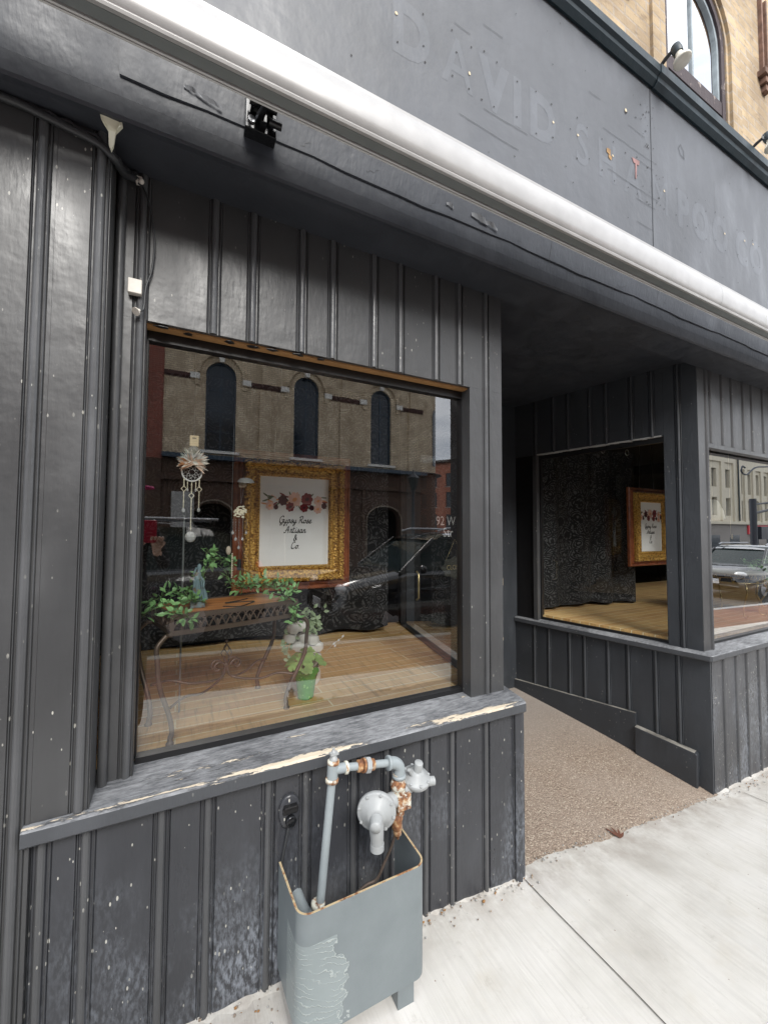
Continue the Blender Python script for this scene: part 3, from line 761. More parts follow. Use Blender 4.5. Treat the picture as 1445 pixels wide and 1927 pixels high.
crack([(1.38, 2.70), (1.385, 2.76), (1.38, 2.80), (1.386, 2.86)], .0009); crack([(2.16, 2.62), (2.163, 2.75), (2.16, 2.9)], .0009)
# sign board
mb = MB(); mb.box((-2, -.2, 2.93), (2.139, -.02, 3.90)); mb.box((2.1425, -.2, 2.93), (4.4, -.02, 3.90)); mb.box((4.403, -.2, 2.93), (8, -.02, 3.90))
sb = mb.build('sign_board', M['sign_paint'], B)
for ch, x in zip('DAVIDSHAMPOOCO', (.69, .895, 1.075, 1.20, 1.345, 1.60, 1.78, 1.98, 2.215, 2.43, 2.61, 2.83, 3.09, 3.285)):
    text_mesh(ch, .27, lambda a, b, x=x: (x+a, -.2004, 3.225+b), M['ghost'], 'ghost_letter', sb, sx=.78, offset=0 if ch == 'M' else (.003 if ch in 'ASH' else .014))
mb = MB()
def hole(x, z, rr, mm, y=-.2022):
    n = 7; vs = [(x+rr*cos(2*pi*i/n)*(.7+.6*random.random()), y, z+rr*sin(2*pi*i/n)*(.7+.6*random.random())) for i in range(n)]
    mb.add(vs, [tuple(range(n))], mm)
for x in (.63, .74, .86, .95, 1.02, 1.08, 1.19, 1.3, 1.41, 1.57, 1.64, 1.74, 1.82, 1.93, 2.02, 2.18, 2.25, 2.37, 2.47, 2.56, 2.66, 2.78, 2.88, 3.04, 3.13, 3.24, 3.32):
    for z in (3.25, 3.42): hole(x+random.uniform(-.01, .01), z+random.uniform(-.02, .02), .0035, M['nail'])
    if random.random() < .35: hole(x, 3.3+random.random()*.1, .006, M['pale_wood'])
for i in range(45): hole(2.12+random.gauss(0, .05), 3.15+random.random()*.65, .0015+.003*random.random(), M['nail'])
for i in range(30): hole(.3+random.random()*3.6, 2.98+random.random()*.85, .002+.0015*random.random(), M['nail'])
hole(1.79, 3.37, .017, M['orange_wood']); hole(1.80, 3.345, .014, M['orange_wood'])
hole(1.93, 3.64, .012, M['nail'], -.2020); hole(1.93, 3.645, .008, M['pale_wood'], -.2026)
mb.add([(1.97, -.2024, 3.42), (2.035, -.2024, 3.425), (2.03, -.2024, 3.40), (2.012, -.2024, 3.398), (2.006, -.2024, 3.32), (1.996, -.2024, 3.32), (1.998, -.2024, 3.40), (1.985, -.2024, 3.395)], [tuple(range(8))], M['pink'])
tag(mb.build('flaked_paint_mark', None, sb), kind='stuff')
CRK[:] = ['board_crack', sb]
def crk(pts, w_): crack(pts, w_, -.2021)
for z, x0, L in ((3.47, 1.75, .42), (3.28, 1.78, .38), (3.43, 2.02, .13), (3.10, 2.0, .13), (3.22, 2.0, .14), (3.58, 1.95, .1), (3.2, 1.02, .22), (3.12, .9, .3), (3.55, 1.02, .07), (3.47, .88, .07), (3.6, 1.65, .06), (2.98, 1.88, .24)):
    p = [(x0, z)]
    while p[-1][0] < x0+L: p.append((p[-1][0]+.02+.02*random.random(), p[-1][1]+.004*(random.random()-.5)))
    crk(p, .0009)
p = [(2.141, 3.88)]
while p[-1][1] > 2.9: p.append((2.141+.002*(random.random()-.5), p[-1][1]-.04))
crk(p, .0016)
crk([(2.77, 3.62), (2.771, 3.5), (2.775, 3.42)], .0007)
crk([(2.4, 3.66), (2.42, 3.69), (2.45, 3.665), (2.455, 3.62), (2.42, 3.63), (2.4, 3.66)], .0018)
# cornice
mb = MB()
mb.extrude([(-2, -.2, 3.90), (-2, -.2, 3.878), (-2, -.212, 3.872), (-2, -.232, 3.892), (-2, -.236, 3.905), (-2, -.250, 3.915), (-2, -.252, 3.952), (-2, -.2, 3.965), (-2, .05, 3.99), (-2, .05, 3.90)], (4.15, 0, 0), sm=False)
mb.extrude([(2.153, -.2, 3.90), (2.153, -.2, 3.872), (2.153, -.214, 3.866), (2.153, -.234, 3.886), (2.153, -.239, 3.905), (2.153, -.254, 3.913), (2.153, -.256, 3.956), (2.153, -.2, 3.968), (2.153, .05, 3.99), (2.153, .05, 3.90)], (6, 0, 0), sm=False)
mb.build('cornice', M['cornice'], B)
# upper brick wall with arched windows
mb = MB(); WX = [(3.13, .80), (.5, .80), (6.2, .80)]
fn = lambda a, b, w_: (a, .02+w_, b)
panel(mb, [(-2, 3.95), (8, 3.95), (8, 9), (-2, 9)], [arch(cx, ww, 4.0, 5.52) for cx, ww in WX], fn, .25, back=False)
mb.build('brick_wall', M['ybrick'], B)
for cx, ww in WX:
    mb = MB(); panel(mb, arch(cx, ww, 4.0, 5.52), [arch(cx-.0, ww-.10, 4.03, 5.47)], lambda a, b, w_: (a, .03+w_, b), .10)
    fw = mb.build('arched_window', M['peelframe'], B)
    mb = MB(); W2 = ww-.10; panel(mb, arch(cx, W2, 4.03, 5.47), [arch(cx-W2/4, W2/2-.035, 4.05, 4.60, 2, .001), arch(cx+W2/4, W2/2-.035, 4.05, 4.60, 2, .001), arch(cx, W2-.05, 4.70, 5.44)], lambda a, b, w_: (a, .046+w_, b), .03)
    mb.box((cx-.010, .050, 4.70), (cx+.010, .068, 5.44)); mb.build('sash', M['sashp'], fw)
    mb = MB(); mb.box((cx-W2/2, .034, 4.60), (cx+W2/2, .075, 4.70)); mb.build('meeting_rail', M['peelframe'], fw)
    mb = MB(); mb.add([(cx-.4, .062, 4.0), (cx+.4, .062, 4.0), (cx+.4, .062, 5.5), (cx-.4, .062, 5.5)], [(0, 1, 2, 3)]); mb.build('pane', M['glass_up'], fw)
    mb = MB(); mb.box((cx-.5, .16, 3.9), (cx+.5, .18, 5.6), M['dark_room']); mb.build('blind', None, fw)
    # brick hood mould
    mb = MB(); o1 = arch(cx, ww+.34, 4.6, 5.69, 20)[2:]; i1 = arch(cx, ww+.06, 4.6, 5.55, 20)[2:]
    o1 = [(o1[0][0], 3.96)]+o1+[(o1[-1][0], 3.96)]; i1 = [(i1[0][0], 3.96)]+i1+[(i1[-1][0], 3.96)]
    for k in range(22):
        q = [o1[k], o1[k+1], i1[k+1], i1[k]]; mb.add([(a, .0, b) for a, b in q]+[(a, .02, b) for a, b in q], [(0, 1, 2, 3), (0, 4, 5, 1), (2, 6, 7, 3)])
    mb.build('window_hood', M['ybrick'], B)
mb = MB()
for cx, z0 in ((2.32, 4.78), (4.12, 5.08), (1.3, 4.78)):
    mb = MB()
    for i, (dz, ww) in enumerate(((0, .03), (.05, .055), (.10, .09))): mb.box((cx-ww, -.012-.010*i, z0+dz), (cx+ww, .0199, z0+dz+.045))
    mb.box((cx-.05, -.006, z0+.146), (cx-.03, .0195, z0+.8)); mb.box((cx+.03, -.006, z0+.146), (cx+.05, .0195, z0+.8))
    mb.build('corbel', M['corbel'], B)
# roof and closing walls so that no light leaks in
mb = MB()
mb.box((-2, .15, 3.2), (8, 4.2, 3.3)); mb.box((-2.05, -.1, -1), (-1.6, 4.2, 9)); mb.box((7, .02, -1), (8, 4.2, 9)); mb.box((-2, 4.0, -1), (8, 4.2, 9)); mb.box((-2, .3, 8.9), (8, 4.2, 9))
mb.box((-1.6, .08, -.5), (7, 4, -.3)); mb.box((-1.6, .06, 2.66), (.99, 4, 2.70)); mb.box((3.301, .06, 2.66), (7, 4, 2.70)); mb.box((.99, 1.61, 2.66), (3.3, 4, 2.70))
mb.build('inner_shell', M['dark_room'], B)
mb = MB(); mb.box((-1.59, .10, .86), (-1.40, 1.2, 2.459)); mb.build('bounce_wall', flat('white_bounce_paint', (.82, .80, .76), .8), B)  # unseen white side wall, added to bounce daylight into the display
# display floors
LRz = lambda s, off: LR(s, off, 0)
def flr(name, pts, zt, mm):
    mb = MB(); mb.extrude([(a, b, zt-.12) for a, b in pts], (0, 0, .12)); return mb.build(name, mm, B)
q1, q2 = LR(.05, -.088, 0), LR(1.3, -.088, 0)
flr('display_floor', [(-1.5, .085), (q1.x, .085), (q2.x, q2.y), (-1.5, q2.y)], .858, M['floor'])
q1, q2 = RR(.07, -.053, 0), RR(1.3, -.053, 0)
flr('display_floor', [(q1.x, .085), (6.9, .085), (6.9, q2.y+.7), (q2.x, q2.y+.7), (q2.x, q2.y)], .83, M['floor'])
# back of entry: door, posts
mb = MB(); mb.box((2.50, 1.30, .14), (2.72, 1.42, 2.66)); mb.box((1.54, 1.30, .14), (1.60, 1.42, 2.66)); mb.box((1.6005, 1.31, 2.3), (2.4995, 1.42, 2.66))
mb.build('door_surround', M['paint_recess'], B)
mb = MB()
z = .25
while z < 1.25:
    h = .01+random.random()*.06; mb.box((2.498, 1.2985, z), (2.502+random.random()*.014, 1.3, z+h)); z += h+.004+(.05*random.random() if z > .9 else .008)
mb.loose('worn_edge', M['pale_wood'], B)
mb = MB()
for a, b in (((1.605, .15), (1.70, 2.295)), ((2.40, .15), (2.495, 2.295))): mb.box((a[0], 1.345, a[1]), (b[0], 1.39, b[1]))
mb.box((1.7005, 1.346, .15), (2.3995, 1.389, .42)); mb.box((1.7005, 1.346, 2.15), (2.3995, 1.389, 2.295))
dr = mb.build('door', M['black'], B)
mb = MB(); mb.add([(1.70, 1.365, .42), (2.40, 1.365, .42), (2.40, 1.365, 2.15), (1.70, 1.365, 2.15)], [(0, 1, 2, 3)]); mb.build('pane', M['glass_side'], dr)
mb = MB(); mb.tube([(1.655, 1.33, 1.0), (1.655, 1.30, 1.02), (1.655, 1.30, 1.2), (1.655, 1.33, 1.22)], .008); mb.build('handle', M['brass'], dr)
text_mesh('92 W', .105, lambda a, b: (1.855+a, 1.357, 1.585+b), M['signwhite'], 'door_lettering', dr, sx=.8, align='LEFT')
text_mesh('Str', .105, lambda a, b: (1.925+a, 1.357, 1.49+b), M['signwhite'], 'door_lettering', dr, sx=.8, align='LEFT')
mb = MB(); n = 16; pts = []
for i in range(n):
    t = 2*pi*i/n; k = 1+.10*(-1)**i; pts.append((2.03+.13*k*cos(t), 1.334, 1.235+.085*k*sin(t)))
mb.extrude(pts, (0, .008, 0)); sgn = mb.build('closed_sign', flat('dark_olive_plaque', (.035, .035, .025), .5))
tag(sgn, 'small dark plaque reading CLOSED hung by a string on the entry door glass', 'sign')
sgn_e = sgn
text_mesh('CLOSED', .055, lambda a, b: (2.03+a, 1.3325, 1.22+b), M['brass'], 'lettering', sgn, sx=.85)
mb = MB(); mb.tube([(1.94, 1.338, 1.30), (2.03, 1.338, 1.47), (2.12, 1.338, 1.30)], .0012, seg=5); mb.build('string', M['brass'], sgn)

# ---------------------------------------------------------------- awning
AW = thing('retractable_awning', 'long white aluminium retractable awning cassette running below the grey sign board', 'awning', (-1.5, -.3, 2.66))
X0, X1 = -1.4, 7.5
arc = [(-.386, 2.661), (-.393, 2.668), (-.3975, 2.685), (-.401, 2.705), (-.4005, 2.728), (-.396, 2.750), (-.389, 2.768)]
mb = MB(); mb.extrude([(X0, a, b) for a, b in arc], (X1-X0, 0, 0), M['white_alu'], True, closed=False)
mb.extrude([(X0, a, b) for a, b in ((-.389, 2.768), (-.3895, 2.777), (-.384, 2.780), (-.36, 2.795), (-.338, 2.79), (-.326, 2.76), (-.3285, 2.6645))], (X1-X0, 0, 0), M['white_alu'], False, closed=False)
mb.build('cassette_cover', None, AW)
mb = MB(); mb.extrude([(X0, -.388, 2.665), (X0, -.3905, 2.658), (X0, -.388, 2.652), (X0, -.379, 2.652), (X0, -.3765, 2.658), (X0, -.374, 2.665)], (X1-X0, 0, 0), sm=False); mb.build('front_lip', M['white_alu'], AW)
mb = MB(); mb.box((X0, -.3735, 2.657), (X1, -.3465, 2.663)); mb.build('front_bar', M['grey_alu'], AW)
mb = MB()
for a in (-.3455, -.338): mb.extrude([(X0, a, 2.665), (X0, a, 2.652), (X0, a+.0035, 2.650), (X0, a+.005, 2.665)], (X1-X0, 0, 0))
mb.box((X0, -.3325, 2.6585), (X1, -.329, 2.664)); mb.build('lower_rail', M['white_alu'], AW)
def bracket(x):
    mb = MB(); mb.box((x-.042, -.222, 2.688), (x+.045, -.185, 2.86), M['black_metal'])
    br = mb.build('wall_bracket', None, AW, bevel=.002)
    mb = MB()
    mb.box((x-.03, -.32, 2.735), (x-.02, -.2221, 2.80), M['black_metal']); mb.box((x+.022, -.32, 2.735), (x+.032, -.2221, 2.80), M['black_metal'])
    mb.tube([(x-.035, -.25, 2.745), (x+.04, -.25, 2.745)], .013, M['black_metal'], 14)
    mb.tube([(x-.006, -.225, 2.72), (x-.002, -.30, 2.665+.02), (x+.008, -.34, 2.67)], [.012, .009, .007], M['black_metal'], 8)
    mb.box((x-.004, -.245, 2.70), (x+.014, -.2221, 2.78), M['black_metal'])
    mb.tube([(x+.02, -.240, 2.712), (x+.055, -.240, 2.712)], .011, M['black_metal'], 12)
    mb.tube([(x-.025, -.2221, 2.712), (x-.025, -.2275, 2.712)], .010, M['rim'], 12); mb.tube([(x+.008, -.2221, 2.706), (x+.008, -.231, 2.706)], .006, M['rim'], 6)
    mb.build('bracket_arm', None, br, bevel=.0012)
    mb = MB(); mb.box((x-.02, -.30, 2.80), (x+.035, -.205, 2.835)); mb.build('bracket_cap', M['black_metal'], br)
bracket(.178)
mb = MB(); mb.box((3.04, -.345, 2.640), (3.10, -.330, 2.656)); mb.build('bracket_cap', M['black_metal'], AW, bevel=.003)
for sx in (-.35, 2.35, 4.6):
    mb = MB(); e = .0006
    pr_ = [(a-e*.9, b) for a, b in arc]; mb.extrude([(sx, a, b) for a, b in pr_], (.0016, 0, 0), sm=False, closed=False); mb.build('cover_seam', M['grey_alu'], AW)

# ---------------------------------------------------------------- floodlights above the cornice
def flood(x, y, label):
    t = thing('flood_lamp', label, 'lamp', (x, -.15, 3.98), 'flood lamps on arms above the cornice')
    mb = MB(); mb.tube([(x, -.15, 3.96), (x, -.22, 3.985), (x, -.255, 4.0), (x, -.29, 4.01)], [.008, .008, .010, .008], M['cable'], 10); mb.build('arm', None, t)
    mb = MB(); c = Vector((x+.012, -.30, 4.018)); ax = Vector((.05, -.28, -1)).normalized()
    c = Vector((x+.006, -.298, 4.022)); mb.lathe([(.012, -.004), (.022, 0), (.024, .03), (.021, .05)], c, ax, None, 16); mb.build('socket', M['cornice'], t)
    mb = MB(); mb.lathe([(.016, .045), (.017, .065), (.022, .075), (.036, .092), (.040, .104), (.038, .112), (.001, .114)], c, ax, None, 24); mb.build('bulb', flat('bulb_glass', (.72, .70, .62), .35), t)
flood(2.19, 0, 'black armed flood lamp with white reflector bulb before the arched upper window')
flood(3.19, 0, 'flood lamp at the right picture edge, further along the cornice')

# ---------------------------------------------------------------- small things on the left pier
mb = MB(); p = [(-.205, 2.632), (-.192, 2.640), (-.178, 2.640), (-.163, 2.632), (-.160, 2.615), (-.170, 2.603), (-.176, 2.598), (-.180, 2.56), (-.1845, 2.546), (-.190, 2.56), (-.192, 2.598), (-.203, 2.608), (-.209, 2.620)]
mb.extrude([(a, -.187-.010*(1 if b > 2.6 else 0), b) for a, b in p], (0, -.008, 0))
o = mb.build('plastic_hook', M['cream_plastic'], None, .002); tag(o, 'cream T-shaped plastic bracket hanging from the soffit edge over the pier', 'bracket')
o.location = (0, .045, -.012)
mb = MB(); pts = smooth([(-1.5, -.13, 2.600), (-.7, -.125, 2.590), (-.42, -.112, 2.600), (-.34, -.112, 2.592), (-.29, -.113, 2.583), (-.22, -.112, 2.570), (-.186, -.105, 2.552), (-.168, -.05, 2.560), (-.145, -.012, 2.585), (-.125, -.01, 2.58)], 8)
mb.tube(pts, .010, seg=10); mb.tube([q+Vector((0, .004, .016+.004*sin(i))) for i, q in enumerate(pts)], .006, seg=8)
o = mb.build('sagging_cable', M['cable']); tag(o, 'thick black cable pair sagging under the soffit across the left pier top', 'cable')
mb = MB(); pts = smooth([(-.128, -.012, 2.575), (-.112, -.012, 2.54), (-.098, -.010, 2.48), (-.090, -.012, 2.40), (-.095, -.010, 2.32), (-.108, -.012, 2.265), (-.112, -.014, 2.20), (-.12, -.02, 2.185)], 8)
mb.tube(pts, .0028, seg=8, mm=M['cable'])
wl = mb.build('thin_wire', None); tag(wl, 'thin black wire with white clip and end plug hanging beside the window casing', 'wire')
mb = MB(); mb.box((-.142, -.018, 2.575), (-.126, -.002, 2.592)); mb.ball((-.128, -.018, 2.578), .008); mb.build('clip', M['white_plastic'], wl)
mb = MB(); mb.lathe([(.004, 0), (.006, .006), (.011, .012), (.012, .016)], (-.122, -.02, 2.187), (-.5, -.5, -.6)); mb.build('plug', M['white_plastic'], wl)
mb = MB(); mb.box((-.153, -.022, 2.235), (-.118, -.001, 2.278)); o = mb.build('junction_box', M['white_plastic'], None, .002); tag(o, 'small dirty white plastic box stuck on the black casing by the wire', 'box')
# doorbell-like socket low on the wainscot
PLG = thing('wall_socket', 'black painted oval electrical socket on the wainscot left of the gas pipe', 'socket', (.324, -.085, .67))
mb = MB(); mb.lathe([(.033, 0), (.034, .006), (.030, .012), (.001, .014)], (.324, -.085, .672), (0, -1, 0), None, 24)
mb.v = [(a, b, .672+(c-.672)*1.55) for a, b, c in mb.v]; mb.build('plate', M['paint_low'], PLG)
mb = MB(); mb.box((.300, -.108, .672), (.348, -.097, .690)); mb.box((.303, -.115, .69), (.345, -.097, .698)); mb.build('flap', M['black'], PLG, .003)
mb = MB(); mb.lathe([(.016, 0), (.016, .016), (.012, .018), (.001, .018)], (.324, -.096, .650), (.1, -1, .05), None, 20); mb.build('plug', M['black_metal'], PLG)
mb = MB(); mb.tube(smooth([(.322, -.10, .64), (.312, -.105, .60), (.300, -.10, .52), (.297, -.10, .42), (.30, -.10, .25)], 6), .004, seg=8); mb.build('cord', M['cable'], PLG)

# ---------------------------------------------------------------- gas regulator
GA = thing('gas_regulator', 'grey rusty gas riser pipe with two round regulators rising from the steel guard', 'gas regulator', (.39, -.19, .40))
Y0 = -.19
def mesh1(name, mm, fnc, parent=GA, bev=0):
    mb = MB(); fnc(mb); return mb.build(name, mm, parent, bev)
mesh1('riser_pipe', M['pipe'], lambda b: b.tube([(.380, Y0, .30), (.427, Y0, .80)], .0125, seg=18))
mesh1('elbow', M['pipe'], lambda b: b.tube(smooth([(.352, -.08, .405), (.355, -.14, .405), (.366, Y0+.01, .41), (.384, Y0, .43), (.386, Y0, .445)], 5), .0185, seg=16))
mesh1('elbow_collar', M['rusty'], lambda b: b.lathe([(.017, 0), (.0205, .002), (.0205, .013), (.016, .015)], (.3865, Y0, .440), (.09, 0, 1), None, 20))
mesh1('tee', M['pipe'], lambda b: (b.tube([(.4265, Y0, .792), (.4295, Y0, .845)], .0165, seg=20), b.tube([(.429, Y0, .822), (.474, Y0, .817)], .0145, seg=20)))
def _rings(b):
    b.lathe([(.015, 0), (.0195, .001), (.0200, .010), (.018, .012)], (.4258, Y0, .786), (.08, 0, 1), None, 24)
    b.lathe([(.016, 0), (.0185, .002), (.0185, .010), (.015, .012)], (.4300, Y0, .838), (.06, 0, 1), None, 24)
    b.lathe([(.013, 0), (.0185, .002), (.0185, .009), (.015, .011)], (.466, Y0, .8175), (1, 0, -.11), None, 24)
mesh1('tee_collar', M['rusty'], _rings)
mesh1('cap_plug', M['cast'], lambda b: (b.lathe([(.012, 0), (.012, .006), (.010, .007), (.010, .018), (.007, .019), (.007, .026), (.004, .028), (.0045, .034)], (.4305, Y0, .850), (0, 0, 1), None, 10), b.box((.418, Y0-.012, .868), (.443, Y0+.004, .874))))
mesh1('horizontal_pipe', M['pipe'], lambda b: b.tube([(.470, Y0, .8175), (.628, Y0, .792)], .0115, seg=18))
def _un(b):
    d = Vector((1, 0, -.158)).normalized(); c = Vector((.512, Y0, .811))
    b.lathe([(.012, -.004), (.0175, -.002), (.0178, .012), (.015, .014)], c, d, None, 18); b.lathe([(.021, .015), (.021, .022)], c, d, None, 18)
    b.lathe([(.0175, .036), (.0170, .054), (.0125, .056)], c, d, None, 18)
mesh1('union_fitting', M['veryrusty'], _un)
mesh1('union_nut', M['cast'], lambda b: b.lathe([(.017, 0), (.0235, .001), (.0235, .016), (.018, .018)], (.535, Y0, .8075), (1, 0, -.158), None, 8, False), bev=.001)
def _el(b):
    b.tube(smooth([(.618, Y0, .7935), (.636, Y0, .790), (.650, Y0, .782), (.6585, Y0, .768), (.658, Y0, .748)], 6), .0185, seg=20)
    b.lathe([(.018, 0), (.0222, .001), (.0222, .009), (.018, .010)], (.614, Y0, .7942), (1, 0, -.158), None, 24)
    b.lathe([(.018, 0), (.0222, .001), (.0222, .010), (.017, .011)], (.6575, Y0, .737), (0, 0, 1), None, 24)
mesh1('pipe_elbow', M['pipe'], _el)
def _body(b):
    b.lathe([(.015, .03), (.016, .012), (.021, .008), (.026, -.004), (.025, -.014), (.022, -.018), (.024, -.045), (.021, -.075), (.017, -.092), (.016, -.102), (.013, -.104)], (.654, Y0, .722), (-.05, 0, 1), None, 18)
    b.box((.640, Y0-.028, .646), (.688, Y0+.010, .694))
mesh1('valve_body', M['rusty'], _body, bev=.003)
mesh1('lower_valve', M['veryrusty'], lambda b: b.lathe([(.013, 0), (.020, -.004), (.0205, -.016), (.016, -.026), (.017, -.030), (.018, -.046), (.013, -.049), (.014, -.052), (.0135, -.066), (.008, -.070), (.004, -.082)], (.648, Y0, .626), (-.07, 0, 1), None, 14))
mesh1('copper_tube', M['iron'], lambda b: b.tube(smooth([(.643, Y0, .556), (.636, Y0+.02, .50), (.626, Y0+.04, .45), (.605, Y0+.05, .40), (.57, Y0+.06, .385), (.53, Y0+.07, .36)], 6), .0045, seg=8))
def disc_reg(b, c, ax, rr):
    c = Vector(c); ax = Vector(ax).normalized()
    b.lathe([(rr*.55, -.022), (rr*.86, -.016), (rr, -.006), (rr*1.0, .000), (rr*1.0, .006), (rr*.93, .008), (rr*.80, .010), (rr*.72, .018), (rr*.52, .022), (rr*.46, .030), (rr*.30, .032)], c, ax, None, 36)
    a = ax.cross(Vector((0, 0, 1))).normalized(); d = a.cross(ax)
    for i in range(8):
        t = 2*pi*(i+.3)/8; q = c+(a*cos(t)+d*sin(t))*rr*.91
        b.lathe([(.0052, .006), (.0052, .0115), (.002, .0125)], q, ax, None, 6, False)
c1 = (.562, Y0-.03, .678); ax1 = (-.46, -.86, -.04)
def _r1(b):
    disc_reg(b, c1, ax1, .060)
    c = Vector(c1); ax = Vector(ax1).normalized()
    b.lathe([(.021, .026), (.019, .036), (.0175, .055), (.0165, .060), (.0162, .064), (.001, .0645)], c+Vector((.0, -.0, -.004)), ax, None, 24)
    b.tube([c+ax*.018+Vector((0, 0, .004)), c+ax*.022+Vector((.0, 0, -.03)), c+ax*.016+Vector((.002, 0, -.060)), c+ax*.014+Vector((.003, 0, -.098))], [.022, .023, .021, .019], None, 22)
    b.tube([c+ax*.014+Vector((.003, 0, -.085)), c+ax*.014+Vector((.003, 0, -.104))], .0215, None, 22)
    b.tube([c-ax*.01, Vector((.650, Y0, .675))], .024, None, 16)
mesh1('large_regulator', M['cast'], _r1)
c2 = (.728, Y0+.01, .712); ax2 = (.02, -.30, 1)
def _r2(b):
    disc_reg(b, c2, ax2, .048)
    c = Vector(c2); ax = Vector(ax2).normalized()
    b.lathe([(.015, .028), (.0145, .060), (.0135, .062), (.001, .0625)], c, ax, None, 22)
    b.tube([c+Vector((-.022, -.01, .02)), c+Vector((-.036, -.016, .044))], .006, None, 8)
    b.tube([c+Vector((.02, -.008, -.014)), c+Vector((.062, -.018, -.016))], [.017, .014], None, 16)
    b.tube([c+Vector((-.01, .0, -.018)), Vector((.672, Y0, .69))], .018, None, 16)
mesh1('small_regulator', M['cast'], _r2)

# ---------------------------------------------------------------- steel guard
GU = thing('steel_guard', 'blue grey bent steel guard plate on two short legs around the gas pipe', 'meter guard', (.5, -.29, .13))
def guard_path(off=0.):
    pts = []; xl, xr, yb, yf, rad = .300-off, .690+off, -.100, -.302-off, .035+off
    pts.append((xl-.006, yb)); 
    for i in range(9):
        t = pi+ (pi/2)*i/8; pts.append((xl+rad+rad*cos(t), yf+rad+rad*sin(t)))
    for i in range(9):
        t = 1.5*pi+(pi/2)*i/8; pts.append((xr-rad+rad*cos(t), yf+rad+rad*sin(t)))
    pts.append((xr+.004, yb)); return pts
mb = MB(); po, pi_ = guard_path(.003), guard_path(-.003); n = len(po); ZT, ZB = .536, .215
def zb_(i, p): return ZB+(.035 if i > n-4 else 0)+(.012 if i == n-5 else 0)+(.0 if i > 1 else .02)
vs = [(*p, ZT) for p in po]+[(*p, zb_(i, p)) for i, p in enumerate(po)]+[(*p, ZT) for p in pi_]+[(*p, zb_(i, p)) for i, p in enumerate(pi_)]
mb.add(vs, [(i, i+1, n+i+1, n+i) for i in range(n-1)], M['guard'], True)
mb.add(vs, [(2*n+i+1, 2*n+i, 3*n+i, 3*n+i+1) for i in range(n-1)], M['guard'], True)
mb.add(vs, [(i, 2*n+i, 2*n+i+1, i+1) for i in range(n-1)], M['guard_edge'])
mb.add(vs, [(n+i, n+i+1, 3*n+i+1, 3*n+i) for i in range(n-1)]+[(0, n, 3*n, 2*n), (n-1, 2*n-1, 4*n-1, 3*n-1)], M['guard_edge'])
mb.build('plate', None, GU)
for x in (.600, .352):
    zg = gz(x, -.28)
    mb = MB(); mb.box((x-.004, -.2985, zg-.01), (x+.050, -.2925, .25)); mb.box((x-.004, -.2925, zg-.01), (x+.002, -.245, .25), M['guard_edge']) if False else None
    mb.box((x-.004, -.2924, zg-.01), (x+.002, -.245, .25)); mb.build('leg', M['guard'], GU)

# ---------------------------------------------------------------- dead leaves
def dead_leaf(x, y, label):
    mb = MB(); z = gz(x, y)+.006
    for i in range(4):
        a = .3+i*.5; mb.leaf((x, y, z), (cos(a), sin(a), .15), (0, 0, 1), .05+.01*i, .014)
    o_ = mb.build('dead_leaf', M['leafdry']); tag(o_, label, 'leaf')
dead_leaf(1.98, -.07, 'crumpled dark red dead leaf at the edge of the pebble ramp')

# ---------------------------------------------------------------- display 1 contents
def curtain(name, label, x0, x1, yf, z0, z1, amp=.034, folds=9, arc_=.0):
    mb = MB(); nx = 110
    def fn(a, b):
        x = x0+(x1-x0)*a; k = folds*a*2*pi
        y = yf(x)+amp*sin(k+.5*sin(k*.37))*(1-.4*b)+.006*sin(k*2.3)
        z = z0+(z1-z0)*b+(.012*sin(x*6)+.010*sin(x*15) if b == 0 else 0)
        return (x, y, z)
    mb.grid(nx, 10, fn); o_ = mb.build(name, M['damask']); tag(o_, label, 'curtain'); return o_
curtain('damask_curtain', 'black paisley damask curtain hung behind the left window display', -1.3, 1.27, lambda x: 1.22-.105*x, .885, 2.45, folds=5)
rc = curtain('damask_curtain', 'black damask curtain hung on rings in the display beside the entry', 2.80, 4.08, lambda x: 1.22-.105*(x-2.894), .86, 2.325, folds=4)
mb = MB()
for x in (3.15, 3.6, 3.92):
    y = 1.17-.105*(x-2.894); mb.tube([(x+.028*cos(t), y-.0, 2.318+.028*sin(t)) for t in [2*pi*i/16 for i in range(17)]], .004, seg=6)
mb.loose('curtain_ring', M['rim'], rc)

